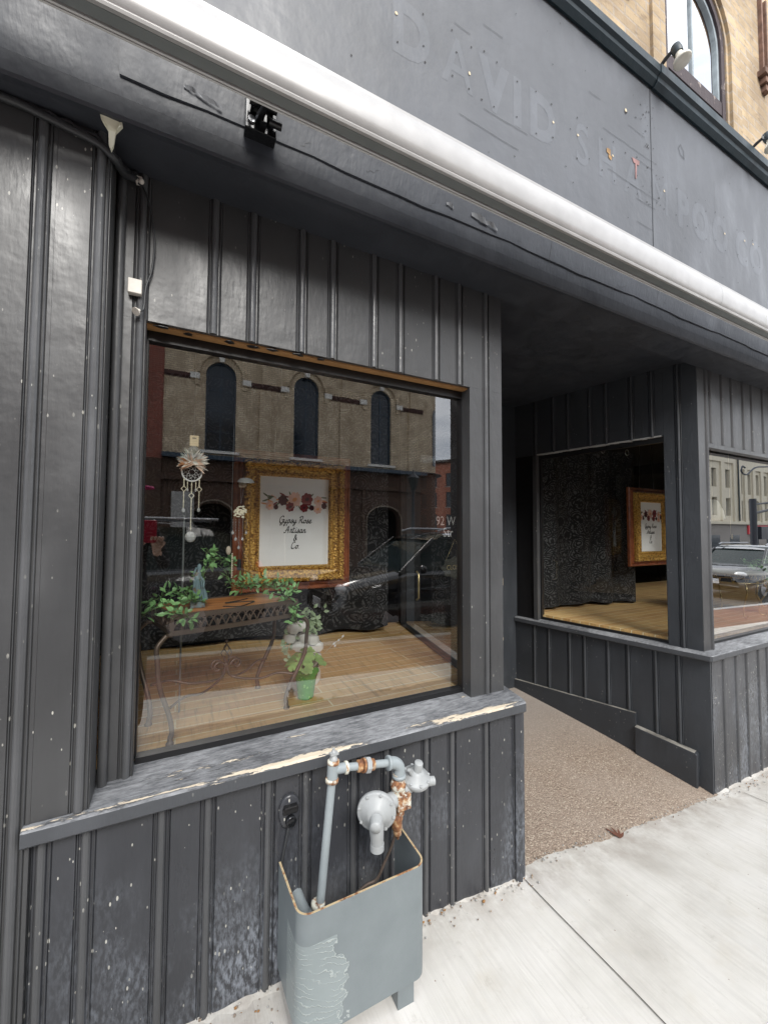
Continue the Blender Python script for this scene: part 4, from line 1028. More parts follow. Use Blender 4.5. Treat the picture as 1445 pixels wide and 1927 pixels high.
# brush lettering built from strokes (x right, y up, x-height 1)
GLY = {
 'G': (1.5, [[(1.35, 1.75), (1.15, 2.05), (.75, 2.0), (.35, 1.4), (.25, .7), (.45, .1), (.85, 0), (1.2, .45), (1.3, .95)], [(.85, .9), (1.3, 1.0), (1.6, .95)], [(1.3, .95), (1.2, .1), (.95, -.5), (.6, -.65), (.55, -.35), (1.0, .05), (1.6, .35)]]),
 'y': (1.0, [[(.1, .95), (.08, .35), (.3, .02), (.6, .35), (.75, .95)], [(.8, 1.0), (.62, .1), (.4, -.7), (.1, -.85), (.1, -.5), (.6, -.05), (1.0, .3)]]),
 'p': (1.0, [[(.3, 1.05), (.15, .1), (-.1, -.95)], [(.2, .5), (.5, 1.0), (.8, .85), (.7, .25), (.4, 0), (.2, .15)], [(.7, .2), (1.0, .3)]]),
 's': (.85, [[(0, .1), (.35, .6), (.5, 1.15), (.55, .7), (.65, .3), (.45, -.02), (.1, .05)], [(.6, .15), (.9, .35)]]),
 'R': (1.5, [[(.55, 1.95), (.4, 1.0), (.2, 0)], [(.15, 1.6), (.6, 2.05), (1.1, 2.0), (1.2, 1.5), (.8, 1.05), (.5, 1.0)], [(.7, 1.0), (.95, .4), (1.25, 0), (1.5, .3)]]),
 'o': (.9, [[(.55, 1.0), (.2, .8), (.1, .35), (.3, 0), (.6, .15), (.75, .6), (.55, 1.0), (.7, .8), (.95, .85)]]),
 'e': (.85, [[(.05, .35), (.5, .55), (.6, .95), (.35, 1.0), (.1, .5), (.25, .02), (.6, .08), (.9, .4)]]),
 'A': (1.6, [[(-.1, .2), (.2, 0), (.6, .8), (1.1, 2.0), (1.15, 1.0), (1.2, 0)], [(.25, .7), (.8, .85), (1.45, .8)]]),
 'r': (.8, [[(.1, 0), (.25, .6), (.35, 1.2), (.4, .95), (.65, .95), (.55, .3), (.65, .02), (.9, .3)]]),
 't': (.75, [[(.45, 1.8), (.3, .9), (.2, .2), (.4, 0), (.75, .35)], [(0, 1.15), (.75, 1.3)]]),
 'i': (.6, [[(.3, 1.0), (.2, .3), (.3, 0), (.65, .35)], [(.38, 1.4), (.44, 1.55)]]),
 'a': (1.0, [[(.7, .9), (.35, 1.0), (.1, .45), (.25, 0), (.55, .25), (.75, .95), (.68, .3), (.78, .02), (1.05, .35)]]),
 'n': (1.1, [[(.25, 1.0), (.1, 0)], [(.15, .4), (.45, .95), (.68, .9), (.62, .3), (.75, .02), (1.05, .35)]]),
 '&': (1.2, [[(1.0, .9), (.6, .05), (.2, .1), (.15, .5), (.7, 1.2), (.75, 1.6), (.5, 1.7), (.4, 1.3), (.7, .6), (1.05, .1)]]),
 'C': (1.4, [[(1.15, 1.7), (1.05, 2.0), (.7, 1.95), (.3, 1.3), (.2, .6), (.4, .05), (.8, .0), (1.25, .4)]]),
 '.': (.4, [[(.1, .0), (.16, .1)]]), ' ': (.6, [])}
def script(lines, fn, xh, parent, mm, name='lettering'):
    mb = MB()
    for text, cx, zb in lines:
        tot = sum(GLY[c][0] for c in text); x = -tot/2
        for c in text:
            wd, st = GLY[c]
            for s_ in st:
                P = smooth([(a, b, 0) for a, b in s_], 5); nib = Vector((.105, .13, 0)); vs = []
                for q in P: vs += [q-nib, q+nib]
                w2 = [fn(cx+(x+q.x+q.y*.12)*xh, zb+q.y*xh) for q in vs]
                mb.add(w2, [(2*i, 2*i+1, 2*i+3, 2*i+2) for i in range(len(P)-1)])
                nib2 = Vector((.08, -.055, 0)); vs = []
                for q in P: vs += [q-nib2, q+nib2]
                w2 = [fn(cx+(x+q.x+q.y*.12)*xh, zb+q.y*xh) for q in vs]
                mb.add([(a[0], a[1]-.0004, a[2]) for a in w2], [(2*i, 2*i+1, 2*i+3, 2*i+2) for i in range(len(P)-1)])
            x += wd
    return mb.build(name, mm, parent)
def rectloop(mb, prof_, W_, H_, mm):
    """picture frame: profile [(inset from outer edge, depth towards viewer)] swept round a rectangle centred on 0,0 (x,z)"""
    cs = [(-1, -1), (1, -1), (1, 1), (-1, 1)]; vs = []; n = len(prof_)
    for a, b in cs:
        for ins, d in prof_: vs.append((a*(W_/2-ins), -d, b*(H_/2-ins)))
    fs = [(k*n+i, k*n+i+1, ((k+1) % 4)*n+i+1, ((k+1) % 4)*n+i) for k in range(4) for i in range(n-1)]
    mb.add(vs, fs, mm)
def picture(loc, label, ob=.140, gb=.088):
    T = thing('framed_sign', label, 'framed sign', loc)
    PW, PH = .398, .505; mv = Matrix.Translation(loc)
    OW, OH = PW+2*ob, PH+2*ob
    mb = MB(); rectloop(mb, [(0, -.022), (0, .0), (.004, .006), (.010, .006), (.012, .002), (.022, .000), (.034, .014), (.044, .014), (.050, .004), (.053, .004), (.053, -.022), (0, -.022)], OW, OH, M['mahogany'])
    for k in range(46):
        x = -OW/2+.012+(OW-.024)*k/45
        for z in (-OH/2+.0085, OH/2-.0085): mb.ball((x, -.004, z), .0055, M['mahogany'], 6, 4)
    mb.xf(mv).build('outer_frame', None, T)
    GW, GH = PW+2*gb, PH+2*gb
    mb = MB(); rectloop(mb, [(0, -.03), (0, .030), (.006, .044), (.016, .050), (.028, .046), (.034, .034), (.040, .026), (.056, .020), (.064, .022), (.070, .030), (.080, .026), (.087, .010), (.092, .004)], GW, GH, M['gold'])
    # acanthus scrolls along the rail
    rnd = random.Random(3)
    for side in range(4):
        L = GW if side % 2 == 0 else GH; nn = int(L/.034)
        for k in range(nn):
            s_ = -L/2+L*(k+.5)/nn
            for j, (ins, rr_, sc) in enumerate(((.012, .013, (1.3, .7, .5)), (.022, .010, (.6, .7, 1.2)), (.006, .008, (1, .7, .8)))):
                o_ = L*0; h = (GH if side % 2 == 0 else GW)/2-ins; sg = 1 if side < 2 else -1
                th = (.7 if (k+j) % 2 else -.7)+(pi/2 if side % 2 else 0)
                q = (s_+.010*(j-1), -.046, sg*h) if side % 2 == 0 else (sg*h, -.046, s_+.010*(j-1))
                mb.ball(q, rr_, M['gold'], 8, 5, sc, Matrix.Rotation(th, 3, 'Y'))
        nn = int(L/.017)
        for k in range(nn):
            s_ = -L/2+.06+(L-.12)*(k+.5)/nn; h = (GH if side % 2 == 0 else GW)/2-.078; sg = 1 if side < 2 else -1
            q = (s_, -.028, sg*h) if side % 2 == 0 else (sg*h, -.028, s_)
            mb.ball(q, .0075, M['gold'], 6, 4, (1, .8, 1))
    mb.xf(mv).build('gilt_frame', None, T)
    mb = MB(); mb.box((-PW/2-.004, -.008, -PH/2-.004), (PW/2+.004, .0, PH/2+.004)); pp = mb.xf(mv).build('canvas_print', M['paper'], T)
    fn = lambda a, b: (loc[0]+a, loc[1]-.0095, loc[2]+b)
    script([('Gypsy Rose', .0, -.010), ('Artisan', .0, -.066), ('&', .0, -.110), ('Co.', .0, -.156)], fn, .0190, pp, M['ink'])
    mb = MB(); rnd = random.Random(5)
    FC = {k: flat('print_'+k, c, .8, var=.25) for k, c in (('blush', (.80, .52, .44)), ('burgundy', (.22, .02, .03)), ('plum', (.06, .01, .02)), ('green', (.13, .17, .10)), ('peach', (.80, .36, .16)))}
    def ell(x, z, a, b, th, mm, dy):
        n = 12; vs = []
        for i in range(n):
            t = 2*pi*i/n; px, pz = a*cos(t), b*sin(t); vs.append((loc[0]+1.12*(x+1.1*(px*cos(th)-pz*sin(th))), loc[1]-.0086-dy, loc[2]+.103+1.3*(z-.098+px*sin(th)+pz*cos(th))))
        mb.add(vs, [tuple(range(n))], mm)
    for i in range(46):
        x = rnd.uniform(-.15, .15); e = abs(x)/.16; z = .108+rnd.uniform(-.035, .035)*(1-.3*e); th = math.atan2(z-.105, x)+rnd.uniform(-.5, .5)
        ell(x*1.08, z*1.0, .015, .0035, th, FC[rnd.choice(['green', 'green', 'green', 'peach', 'blush', 'burgundy'])], .0001+i*.00001)
    for i, (x, z, rr_, k) in enumerate(((-.065, .11, .024, 'plum'), (-.005, .115, .034, 'blush'), (.06, .118, .030, 'burgundy'), (.12, .112, .024, 'blush'), (-.028, .082, .022, 'burgundy'), (.045, .08, .021, 'burgundy'), (.118, .075, .022, 'blush'), (-.13, .085, .020, 'blush'), (-.10, .08, .012, 'plum'), (.085, .08, .013, 'plum'), (.152, .09, .015, 'plum'))):
        for j in range(7):
            t = j*.9; ell(x+rr_*.38*cos(t), z+rr_*.38*sin(t), rr_*.62, rr_*.42, t, FC[k], .0007+.00006*j+.0001*i)
        ell(x, z, rr_*.35, rr_*.25, .5, FC['peach' if k == 'blush' else 'plum'], .0013+.0001*i)
    mb.build('floral_print', None, pp)
    mb = MB()
    for sx in (-.12, .12): mb.tube([(loc[0]+sx, loc[1]+.02, loc[2]+OH/2), (loc[0]+sx*.6, loc[1]+.03, 2.65)], .0012, seg=5)
    mb.build('hanging_wire', M['rim'], T)
    return T
picture((.589, .93, 1.592), 'gilt and mahogany frame around a white floral script sign, hanging in the left window')
picture((4.035, .93, 1.585), 'gilt and mahogany framed floral sign seen through the side window of the entry', .118, .070)

# little iron console table
TB = thing('console_table', 'small wrought iron console table with orange wood top in the left display', 'table', (.10, .23, .858))
fl, frr = Vector((-.016, .104, 0)), Vector((.418, .224, 0)); d = (frr-fl).normalized(); nv = Vector((-d.y, d.x, 0)); LT = (frr-fl).length; DT = .25
def tp(a, b, z): return fl+d*(a*LT)+nv*(b*DT)+Vector((0, 0, z))
ztop, zap = 1.268, 1.208
bowf = lambda a: -.012*sin(pi*a)
mb = MB(); n = 14
top = [tp(i/n, bowf(i/n)/DT, ztop) for i in range(n+1)]+[tp(1, 1, ztop), tp(0, 1, ztop)]
mb.extrude([q-Vector((0, 0, .010)) for q in top], (0, 0, .008)); mb.build('table_top', M['tabletop'], TB)
mb = MB()
def rail(a0, b0, a1, b1, za, zb2, w_=.006, bow=True, k=14):
    P = []
    for i in range(k+1):
        t = i/k; a = a0+(a1-a0)*t; b = b0+(b1-b0)*t+(bowf(a)/DT if bow and b0 == b1 == 0 else 0); P.append((a, b))
    for (a, b), (c, e) in zip(P, P[1:]):
        p = [tp(a, b, za), tp(c, e, za), tp(c, e, zb2), tp(a, b, zb2)]; nn_ = ((tp(c, e, 0)-tp(a, b, 0)).cross(Vector((0, 0, 1)))).normalized()*w_/2
        mb.add([q+nn_ for q in p]+[q-nn_ for q in p], [(0, 1, 2, 3), (7, 6, 5, 4), (0, 4, 5, 1), (3, 2, 6, 7)])
for (a0, b0, a1, b1) in ((0, 0, 1, 0), (0, 0, 0, 1), (1, 0, 1, 1), (0, 1, 1, 1)):
    rail(a0, b0, a1, b1, ztop-.014, ztop+.002, .008); rail(a0, b0, a1, b1, zap-.006, zap+.009, .008)
for a, b in ((0, 0), (1, 0), (1, 1), (0, 1)):
    q = tp(a, b, 0); mb.box((q.x-.005, q.y-.005, zap-.004), (q.x+.005, q.y+.005, ztop+.002))
def arcade(a0, b0, a1, b1, cnt):
    for i in range(cnt):
        for sh in (0, .5):
            pts = []
            for j in range(9):
                t = j/8; u_ = (i+sh+t)/cnt
                if u_ > 1.001: continue
                a = a0+(a1-a0)*u_; b = b0+(b1-b0)*u_+(bowf(a)/DT if b0 == b1 == 0 else 0)
                pts.append(tp(a, b, zap+.008+.040*(1-abs(2*t-1)**1.8)))
            if len(pts) > 2: mb.tube(pts, .0028, seg=5)
        u_ = (i+.5)/cnt; a = a0+(a1-a0)*u_; b = b0+(b1-b0)*u_+(bowf(a)/DT if b0 == b1 == 0 else 0)
        mb.ball(tp(a, b, zap+.022), .0065, None, 6, 5, (.7, .5, 1.8)); mb.ball(tp(a, b, zap+.012), .006, None, 6, 4, (1.1, .5, .6))
arcade(0, 0, 1, 0, 8); arcade(0, 0, 0, 1, 5); arcade(1, 0, 1, 1, 5); arcade(0, 1, 1, 1, 8)
mb.build('pierced_apron', M['iron'], TB)
Z0 = .858
for a, b in ((0, 0), (1, 0), (1, 1), (0, 1)):
    sx = (-1 if a == 0 else 1)*.045; sy = (-1 if b == 0 else 1)*.012
    path = [(.4*sx, .4*sy, zap-.002), (1.0*sx, 1.0*sy, 1.175), (.95*sx, sy, 1.13), (.75*sx, .8*sy, 1.05), (.05*sx, .2*sy, .95), (-.15*sx, 0, .90), (-.05*sx, 0, Z0+.012)]
    fo = {(0, 0): (0, 0), (1, 0): (-.040, -.012), (1, 1): (-.035, 0), (0, 1): (-.02, -.06)}[(a, b)]
    path = path[:4]+[(path[4][0]+fo[0]*.7, path[4][1]+fo[1]*.7, path[4][2]), (path[5][0]+fo[0], path[5][1]+fo[1], path[5][2]), (path[6][0]+fo[0], path[6][1]+fo[1], path[6][2])]
    q = tp(a, b, 0); P = smooth([(q.x+d.x*x+nv.x*y, q.y+d.y*x+nv.y*y, z) for x, y, z in path], 6)
    mb = MB(); mb.tube(P, .0078, seg=8); mb.lathe([(.006, .03), (.008, .012), (.012, .006), (.012, 0)][::-1], P[-1]+Vector((0, 0, -.012)), (0, 0, 1), None, 12)
    mb.tube([tp(a, b, zap-.003), P[0]], .007, seg=8); mb.build('leg', M['iron'], TB)
mb = MB()
def loc2(x, z, b=.5): return tp(.5, b, z)+d*x
c = tp(.5, .5, 1.02)
for s1, s2 in ((-1, 0), (1, 0), (-1, 1), (1, 1)):
    q = tp(0 if s1 < 0 else 1, s2, .975); P = smooth([c+Vector((0, 0, .02)), c+d*s1*.02+Vector((0, 0, -.035)), c.lerp(q, .45)+Vector((0, 0, -.03)), c.lerp(q, .75)+Vector((0, 0, .0)), q+Vector((0, 0, .0))], 7); mb.tube(P, .0045, seg=6)
    cc = c+d*s1*.035+nv*(s2-.5)*.03+Vector((0, 0, .01)); mb.tube([cc+d*s1*(r_*cos(t))+Vector((0, 0, r_*sin(t))) for t, r_ in [(k*.45-2.4, .006+.0016*k) for k in range(13)]], .0042, seg=6)
for ph in (0, pi/2, pi, 1.5*pi):
    mb.tube([c+Vector((.018*sin(pi*t)*cos(ph+3*t), .018*sin(pi*t)*sin(ph+3*t), .02+.07*t)) for t in [k/12 for k in range(13)]], .0022, seg=5)
mb.ball(c+Vector((0, 0, .098)), .007); mb.ball(c+Vector((0, 0, .012)), .009)
mb.build('scroll_stretcher', M['iron'], TB)
# garland
def vine(paths, name, label, mm, L=.026, W_=.013, dens=1., seed=2, par=None, spread=.018):
    rnd = random.Random(seed); T = None; mb = MB(); lf = MB()
    for path in paths:
        P = smooth(path, 8); mb.tube(P, .0013, seg=5)
        for i, q in enumerate(P[:-1]):
            for _ in range(int(2*dens)+(rnd.random() < (2*dens) % 1)):
                dd = Vector((rnd.gauss(0, 1), rnd.gauss(0, 1), rnd.gauss(.25, .8))).normalized()
                st = q+dd*rnd.random()*spread; mb.tube([q, st], .0006, seg=4)
                lf.leaf(st, dd+Vector((rnd.gauss(0, .4), rnd.gauss(0, .4), rnd.gauss(0, .3))), (rnd.gauss(0, .5), rnd.gauss(-.5, .5), 1), L*rnd.uniform(.65, 1.15), W_*rnd.uniform(.8, 1.2))
    st_o = mb.build(name, flat(name+'_stem', (.12, .20, .06), .6)); tag(st_o, label, 'artificial plant')
    lf.build('foliage', mm, st_o); return st_o
g = []
def T_(a, b, z): return tuple(tp(a, b, z))
g.append([T_(-.22, .2, 1.262), T_(-.08, .25, 1.285), T_(.08, .15, 1.30), T_(.2, .3, 1.30), T_(.3, .6, 1.31)])
g.append([T_(-.1, .5, 1.29), T_(.05, .4, 1.33), T_(.15, .3, 1.31), T_(.28, .25, 1.285)])
g.append([T_(.0, .05, 1.275), T_(.08, -.02, 1.262), T_(.13, -.08, 1.245)])
g.append([T_(.2, .7, 1.31), T_(.35, .85, 1.36), T_(.42, .8, 1.43), T_(.36, .75, 1.475)])
g.append([T_(.42, .8, 1.42), T_(.55, .8, 1.43), T_(.62, .8, 1.39)])
g.append([T_(.55, .9, 1.40), T_(.6, .8, 1.32), T_(.72, .55, 1.32), T_(.85, .4, 1.31), T_(.98, .35, 1.30), T_(1.1, .3, 1.28)])
g.append([T_(.62, .6, 1.31), T_(.75, .4, 1.33), T_(.88, .1, 1.30), T_(.93, .0, 1.262), T_(.95, -.08, 1.22), T_(.98, -.1, 1.18)])
g.append([T_(.7, .9, 1.33), T_(.85, .8, 1.34), T_(1.0, .6, 1.32), T_(1.15, .5, 1.285)])
vine(g, 'leafy_garland', 'green artificial leaf garland trailing over the iron console table', M['leaf'], .029, .0145, 1.05, spread=.026)
# statuette
ST = thing('statuette', 'small blue green patinated statuette of a draped figure on the table', 'statuette', T_(.23, .35, 1.266))
sp = Vector(T_(.235, .38, 1.268))
mb = MB(); mb.box((sp.x-.024, sp.y-.02, 1.268), (sp.x+.024, sp.y+.02, 1.288)); mb.build('plinth', M['patina'], ST, .002)
mb = MB(); mb.lathe([(.018, 0), (.020, .004), (.017, .03), (.013, .055), (.011, .078), (.014, .092), (.010, .102), (.004, .106), (.006, .110), (.009, .118), (.008, .128), (.002, .134)], sp+Vector((0, 0, .020)), (0, 0, 1), None, 14)
mb.v = [(sp.x+(a-sp.x)*.85+.004*sin((c-1.28)*60), sp.y+(b-sp.y)*.75, c) for a, b, c in mb.v]
mb.tube([sp+Vector((.008, -.004, .108)), sp+Vector((.020, -.008, .090)), sp+Vector((.018, -.014, .070))], [.0042, .0035, .003], None, 8)
mb.tube([sp+Vector((-.008, -.004, .108)), sp+Vector((-.014, -.010, .12)), sp+Vector((-.006, -.012, .142))], [.0042, .0035, .003], None, 8)
for k in range(9): mb.tube([sp+Vector((.013*cos(k*.7), .011*sin(k*.7), .10)), sp+Vector((.018*cos(k*.7+.3)+.003, .015*sin(k*.7+.3), .022))], [.002, .0035], None, 5)
mb.tube([sp+Vector((.018, 0, .07)), sp+Vector((.026, -.002, .045)), sp+Vector((.028, 0, .024))], [.004, .006, .008], None, 6)
mb.build('figure', M['patina'], ST)
mb = MB(); pts = [Vector(T_(.4, .2, 1.2675)), Vector(T_(.5, .05, 1.2675)), Vector(T_(.62, .15, 1.27)), Vector(T_(.68, .3, 1.268)), Vector(T_(.55, .4, 1.268)), Vector(T_(.45, .35, 1.272)), Vector(T_(.6, .5, 1.268)), Vector(T_(.7, .6, 1.268))]
mb.tube(smooth(pts, 7), .0022, seg=6); o = mb.build('black_cord', M['cable']); tag(o, 'loop of thin black cord lying on the table beside the statuette', 'cord')
# dreamcatchers
def chain(mb, p, L, n, rr, mm, drop=None):
    p = Vector(p)
    for i in range(n): mb.ball(p-Vector((0, 0, L*(i+.5)/n)), rr*(1.25 if i % 5 == 2 else 1), mm, 6, 4, (1, 1, 1.1))
    if drop: mb.ball(p-Vector((0, 0, L+drop*1.3)), drop, M['crystal'], 8, 6, (1, .6, 1.4))
DC = thing('dreamcatcher', 'white ring dreamcatcher with brown feathers and bead strings ending in a large crystal', 'dreamcatcher', (.034, .30, 1.79))
cx, cy, cz = .034, .30, 1.760; rr_ = .034
mb = MB(); mb.tube([(cx+rr_*cos(t), cy, cz+rr_*sin(t)) for t in [2*pi*i/32 for i in range(33)]], .0032, seg=8); mb.build('ring', M['signwhite'], DC)
mb = MB()
for ring_, off_ in ((1., 0), (.68, .35), (.42, .7)):
    nn = 9
    for i in range(nn):
        a0 = 2*pi*i/nn+off_; a1 = 2*pi*(i+1)/nn+off_; am = (a0+a1)/2
        mb.tube([(cx+rr_*ring_*cos(a0), cy, cz+rr_*ring_*sin(a0)), (cx+rr_*ring_*.66*cos(am), cy, cz+rr_*ring_*.66*sin(am)), (cx+rr_*ring_*cos(a1), cy, cz+rr_*ring_*sin(a1))], .0007, seg=4)
mb.build('web', M['signwhite'], DC)
mb = MB(); rnd = random.Random(9); FM = [flat('feather_'+str(i), c, .7, var=.3) for i, c in enumerate(((.80, .55, .42), (.88, .80, .70), (.16, .19, .15), (.55, .24, .10), (.78, .75, .70), (.36, .40, .34)))]
for i in range(330):
    a = rnd.uniform(-.75, pi+.75); L = rnd.uniform(.022, .058); k = rnd.choice([0, 1, 1, 4, 0])
    if L > .042: k = rnd.choice([3, 3, 0, 1]) if sin(a) < .35 and cos(a) < 0 else (rnd.choice([2, 5, 5, 4]) if cos(a) < .3 else rnd.choice([0, 1, 4]))
    dirv = Vector((cos(a), rnd.uniform(-.5, .2), sin(a)))
    st = Vector((cx+.002+rnd.uniform(-.006, .006), cy-.006+rnd.uniform(-.006, .004), cz+.040+rnd.uniform(-.008, .006)))
    mb.leaf(st, dirv+Vector((0, 0, -.15)), (rnd.uniform(-.5, .5), -1, rnd.uniform(-.5, .5)), L, .0075, FM[k])
mb.build('feather_tuft', None, DC)
mb = MB()
for x, L1, L2 in ((-.026, .035, .062), (0, .048, .12), (.026, .035, .06)):
    z = cz-math.sqrt(max(0, rr_**2-x*x)); chain(mb, (cx+x, cy, z), L1, 9, .0026, M['pearl'])
    zz = z-L1-.006; mb.tube([(cx+x+.009*cos(t), cy, zz+.011*sin(t)) for t in [pi/2*i for i in range(5)]], .002, M['pearl'], 5, False)
    chain(mb, (cx+x, cy, zz-.011), L2, int(L2/.005), .0024, M['pearl'], .006 if x else None)
    if not x: zend = zz-.011-L2
for x in (-.014, .014): chain(mb, (cx+x, cy, cz-.031), .030, 7, .0022, M['pearl'], .0045)
mb.build('bead_string', None, DC)
mb = MB(); mb.ball((cx, cy, zend-.024), .019, None, 8, 6, (1, .6, 1.1)); o = mb.build('crystal_drop', M['crystal'], DC)
for p in o.data.polygons: p.use_smooth = False
mb = MB(); mb.lathe([(.020, 0), (.016, .010), (.008, .016), (.001, .018)], (cx+.004, cy-.004, cz+.082), (0, -.3, 1)); mb.build('suction_hanger', M['grey_rub'], DC)
mb = MB(); mb.box((cx-.010, cy-.003, cz+.100), (cx+.020, cy-.002, cz+.140)); mb.box((cx-.002, cy-.0035, cz+.128), (cx+.012, cy-.0032, cz+.132), M['ink']); mb.mats = [flat('tan_card', (.72, .58, .36), .7), M['ink']]; mb.mi[:6] = [0]*6; mb.mi[6:] = [1]*6
mb.build('price_tag', None, DC)
mb = MB(); mb.tube([(cx+.004, cy, cz+.10), (cx+.004, cy, 2.64)], .0006, seg=4); mb.build('thread', M['rim'], DC)
D2 = thing('wind_chime', 'small ivory disc chime with fine strings hanging at the left edge of the gilt frame', 'wind chime', (.22, .35, 1.75))
cx, cy = .222, .35
mb = MB(); mb.lathe([(.033, 0), (.031, .006), (.022, .014), (.010, .018), (.001, .019)], (cx+.012, cy-.01, 1.738), (0, -.2, 1)); mb.build('suction_hanger', M['grey_rub'], D2)
mb = MB(); mb.lathe([(.013, 0), (.016, .01), (.014, .018)], (cx, cy, 1.718)); mb.build('cork', M['stucco2'], D2)
mb = MB(); mb.lathe([(.001, -.003), (.030, -.003), (.032, 0), (.030, .003), (.001, .003)], (cx-.004, cy, 1.615), (0, -1, 0)); 
for i in range(60):
    a = random.random()*6.28; q = random.random()*.027; mb.ball((cx-.004+q*cos(a), cy-.004, 1.615+q*sin(a)), .004, None, 6, 4, (1.4, .5, .7))
mb.build('ivory_disc', M['pearl'], D2)
mb = MB()
for x in (-.006, .006): mb.tube([(cx+x, cy, 1.72), (cx-.004, cy, 1.65)], .0006, M['rim'], 4)
for i, x in enumerate((-.030, -.018, -.006, .008, .022)):
    L = (.05, .075, .11, .075, .05)[i]; chain(mb, (cx+x-.004, cy, 1.588), L, int(L/.006), .0013, M['crystal'], .005)
mb.tube([(cx-.008, cy, 1.48), (cx-.008, cy, 1.43), (cx-.006, cy, 1.42)], .0008, M['iron'], 4); mb.lathe([(.007, 0), (.009, -.03), (.007, -.045), (.001, -.046)], (cx-.006, cy, 1.425), (0, 0, 1), M['ink'], 10)
mb.build('bead_string', None, D2)
BN = thing('bead_necklace', 'short string of pale beads with a striped shell hanging over the garland', 'necklace', (.19, .33, 1.46))
mb = MB(); chain(mb, (.186, .33, 1.452), .10, 15, .0030, M['pearl']); mb.build('bead_string', None, BN)
mb = MB(); mb.ball((.172, .33, 1.462), .014, None, 10, 6, (.7, .5, 1.3)); mb.build('shell', M['stucco2'], BN)
mb = MB(); mb.tube([(.18, .33, 1.47), (.18, .33, 1.50), (.186, .33, 2.6)], .0006, seg=4); mb.build('thread', M['rim'], BN)
mb = MB(); mb.tube([(.012, .345, .86), (.012, .345, 1.60)], .0035, seg=8); o = mb.build('upright_rod', M['grey_alu']); tag(o, 'thin grey upright metal rod standing behind the dreamcatcher beads', 'rod')

# potted clover and white flowers
PT = thing('clover_pot', 'shiny green foil wrapped flowerpot full of round clover leaves', 'potted plant', (.474, .269, .858))
px, py = .474, .269
mb = MB(); seg = 28
prof_ = [(.030, 0), (.031, .004), (.040, .075), (.047, .098), (.056, .120)]
vs = []
for j, (q, h) in enumerate(prof_):
    for k in range(seg):
        t = 2*pi*k/seg; w2 = 1+(.05*(-1)**k if j < 4 else .12*sin(t*5)); hh = h+(.016*sin(t*5+1) if j == 4 else 0)
        vs.append((px+q*w2*cos(t), py+q*w2*sin(t), .859+hh))
mb.add(vs, [(j*seg+k, j*seg+(k+1) % seg, (j+1)*seg+(k+1) % seg, (j+1)*seg+k) for j in range(4) for k in range(seg)]+[tuple(range(seg))[::-1]], None, True)
t = NT('green_foil'); vv = t.vor(60); t.set(Base_Color=t.mix(t.ramp(vv, (.22, 1.), (.3, 0.)), (.04, .42, .03), (.20, .72, .12)), Roughness=.22, Metallic=.3); t.bump(t.noise(50, 3), .5, .004)
mb.build('foil_wrap', t.m, PT)
mb = MB(); mb.lathe([(.001, .10), (.044, .10)], (px, py, .859)); mb.build('soil', M['dark_room'], PT)
mb = MB(); rnd = random.Random(11)
for i in range(75):
    a = rnd.random()*6.28; q = rnd.random()**.5*.075; p = Vector((px+q*cos(a), py+q*sin(a), .99+.065*(1-(q/.075)**2)*rnd.uniform(.6, 1.1)))
    mb.tube([(px+q*.4*cos(a), py+q*.4*sin(a), .96), p], .0007, M['leaf2'], 4)
    th = rnd.random()*6; tilt = Vector((cos(a)*.6, sin(a)*.6-.3, 1)).normalized(); e1 = tilt.cross(Vector((cos(th), sin(th), 0))).normalized(); e2 = tilt.cross(e1)
    for k in range(3):
        u0 = 2*pi*k/3+th; dd = e1*cos(u0)+e2*sin(u0); cc = p+dd*.009
        vs = [cc+(e1*cos(s_)+e2*sin(s_))*.0088 for s_ in [2*pi*j/9 for j in range(9)]]; mb.add(vs, [tuple(range(9))], M['clover'])
mb.build('clover_foliage', None, PT)
VA = thing('white_floral_vase', 'white ceramic rose bouquet ornament with pale leaves behind the clover pot', 'ornament', (.56, .42, .858))
vx, vy = .535, .41
mb = MB(); mb.lathe([(.035, 0), (.046, .02), (.046, .05), (.030, .10), (.02, .14)], (vx, vy, .859), (0, 0, 1), None, 20); mb.build('vase_body', M['white_petal'], VA)
mb = MB(); rnd = random.Random(4)
def rose(c, rr2):
    c = Vector(c)
    mb.ball(c, rr2*.4, None, 8, 6)
    for k in range(16):
        a = k*2.4; q = k/15; rad_ = rr2*(.55+.42*q); el = 1.25-1.5*q
        ax_ = Vector((cos(a)*cos(el), sin(a)*cos(el), sin(el))); ax_ = (ax_+Vector((0, -.5, .15))).normalized()
        e1 = ax_.cross(Vector((.1, .2, 1))).normalized(); e2 = ax_.cross(e1)
        def pf(u_, v_):
            su, sv = (u_-.5)*1.15, (v_-.5)*1.0; w_ = 1-(2*v_-1)**4*.3
            return c+(ax_*cos(su)*cos(sv)+e1*sin(su)*w_+e2*sin(sv))*rad_*(1+.22*max(0, sv)+.1*abs(su))
        mb.grid(5, 4, pf, None)
for c in ((.445, .37, 1.119), (.432, .37, 1.082), (.478, .37, 1.127), (.493, .37, 1.075), (.531, .37, 1.063), (.551, .37, 1.031), (.52, .365, 1.021), (.494, .365, 1.001), (.542, .37, .988), (.465, .365, 1.044)): rose(c, .031)
mb.build('white_rose', M['white_petal'], VA)
mb = MB()
for i in range(90):
    a = rnd.random()*6.28; c = Vector((.522+rnd.gauss(0, .028), .37+rnd.gauss(0, .02), 1.135+rnd.gauss(0, .028))); 
    if i > 68: c = Vector((.418+rnd.gauss(0, .012), .36, 1.06+rnd.gauss(0, .03)))
    mb.leaf(c, (cos(a), -.3, sin(a)+.3), (0, -1, .3), .026, .015)
mb.build('foliage', M['leaf2'], VA)
mb = MB(); mb.tube(smooth([(.585, .36, 1.0), (.60, .33, 1.03), (.625, .32, 1.055), (.655, .32, 1.07)], 5), .0008, seg=4)
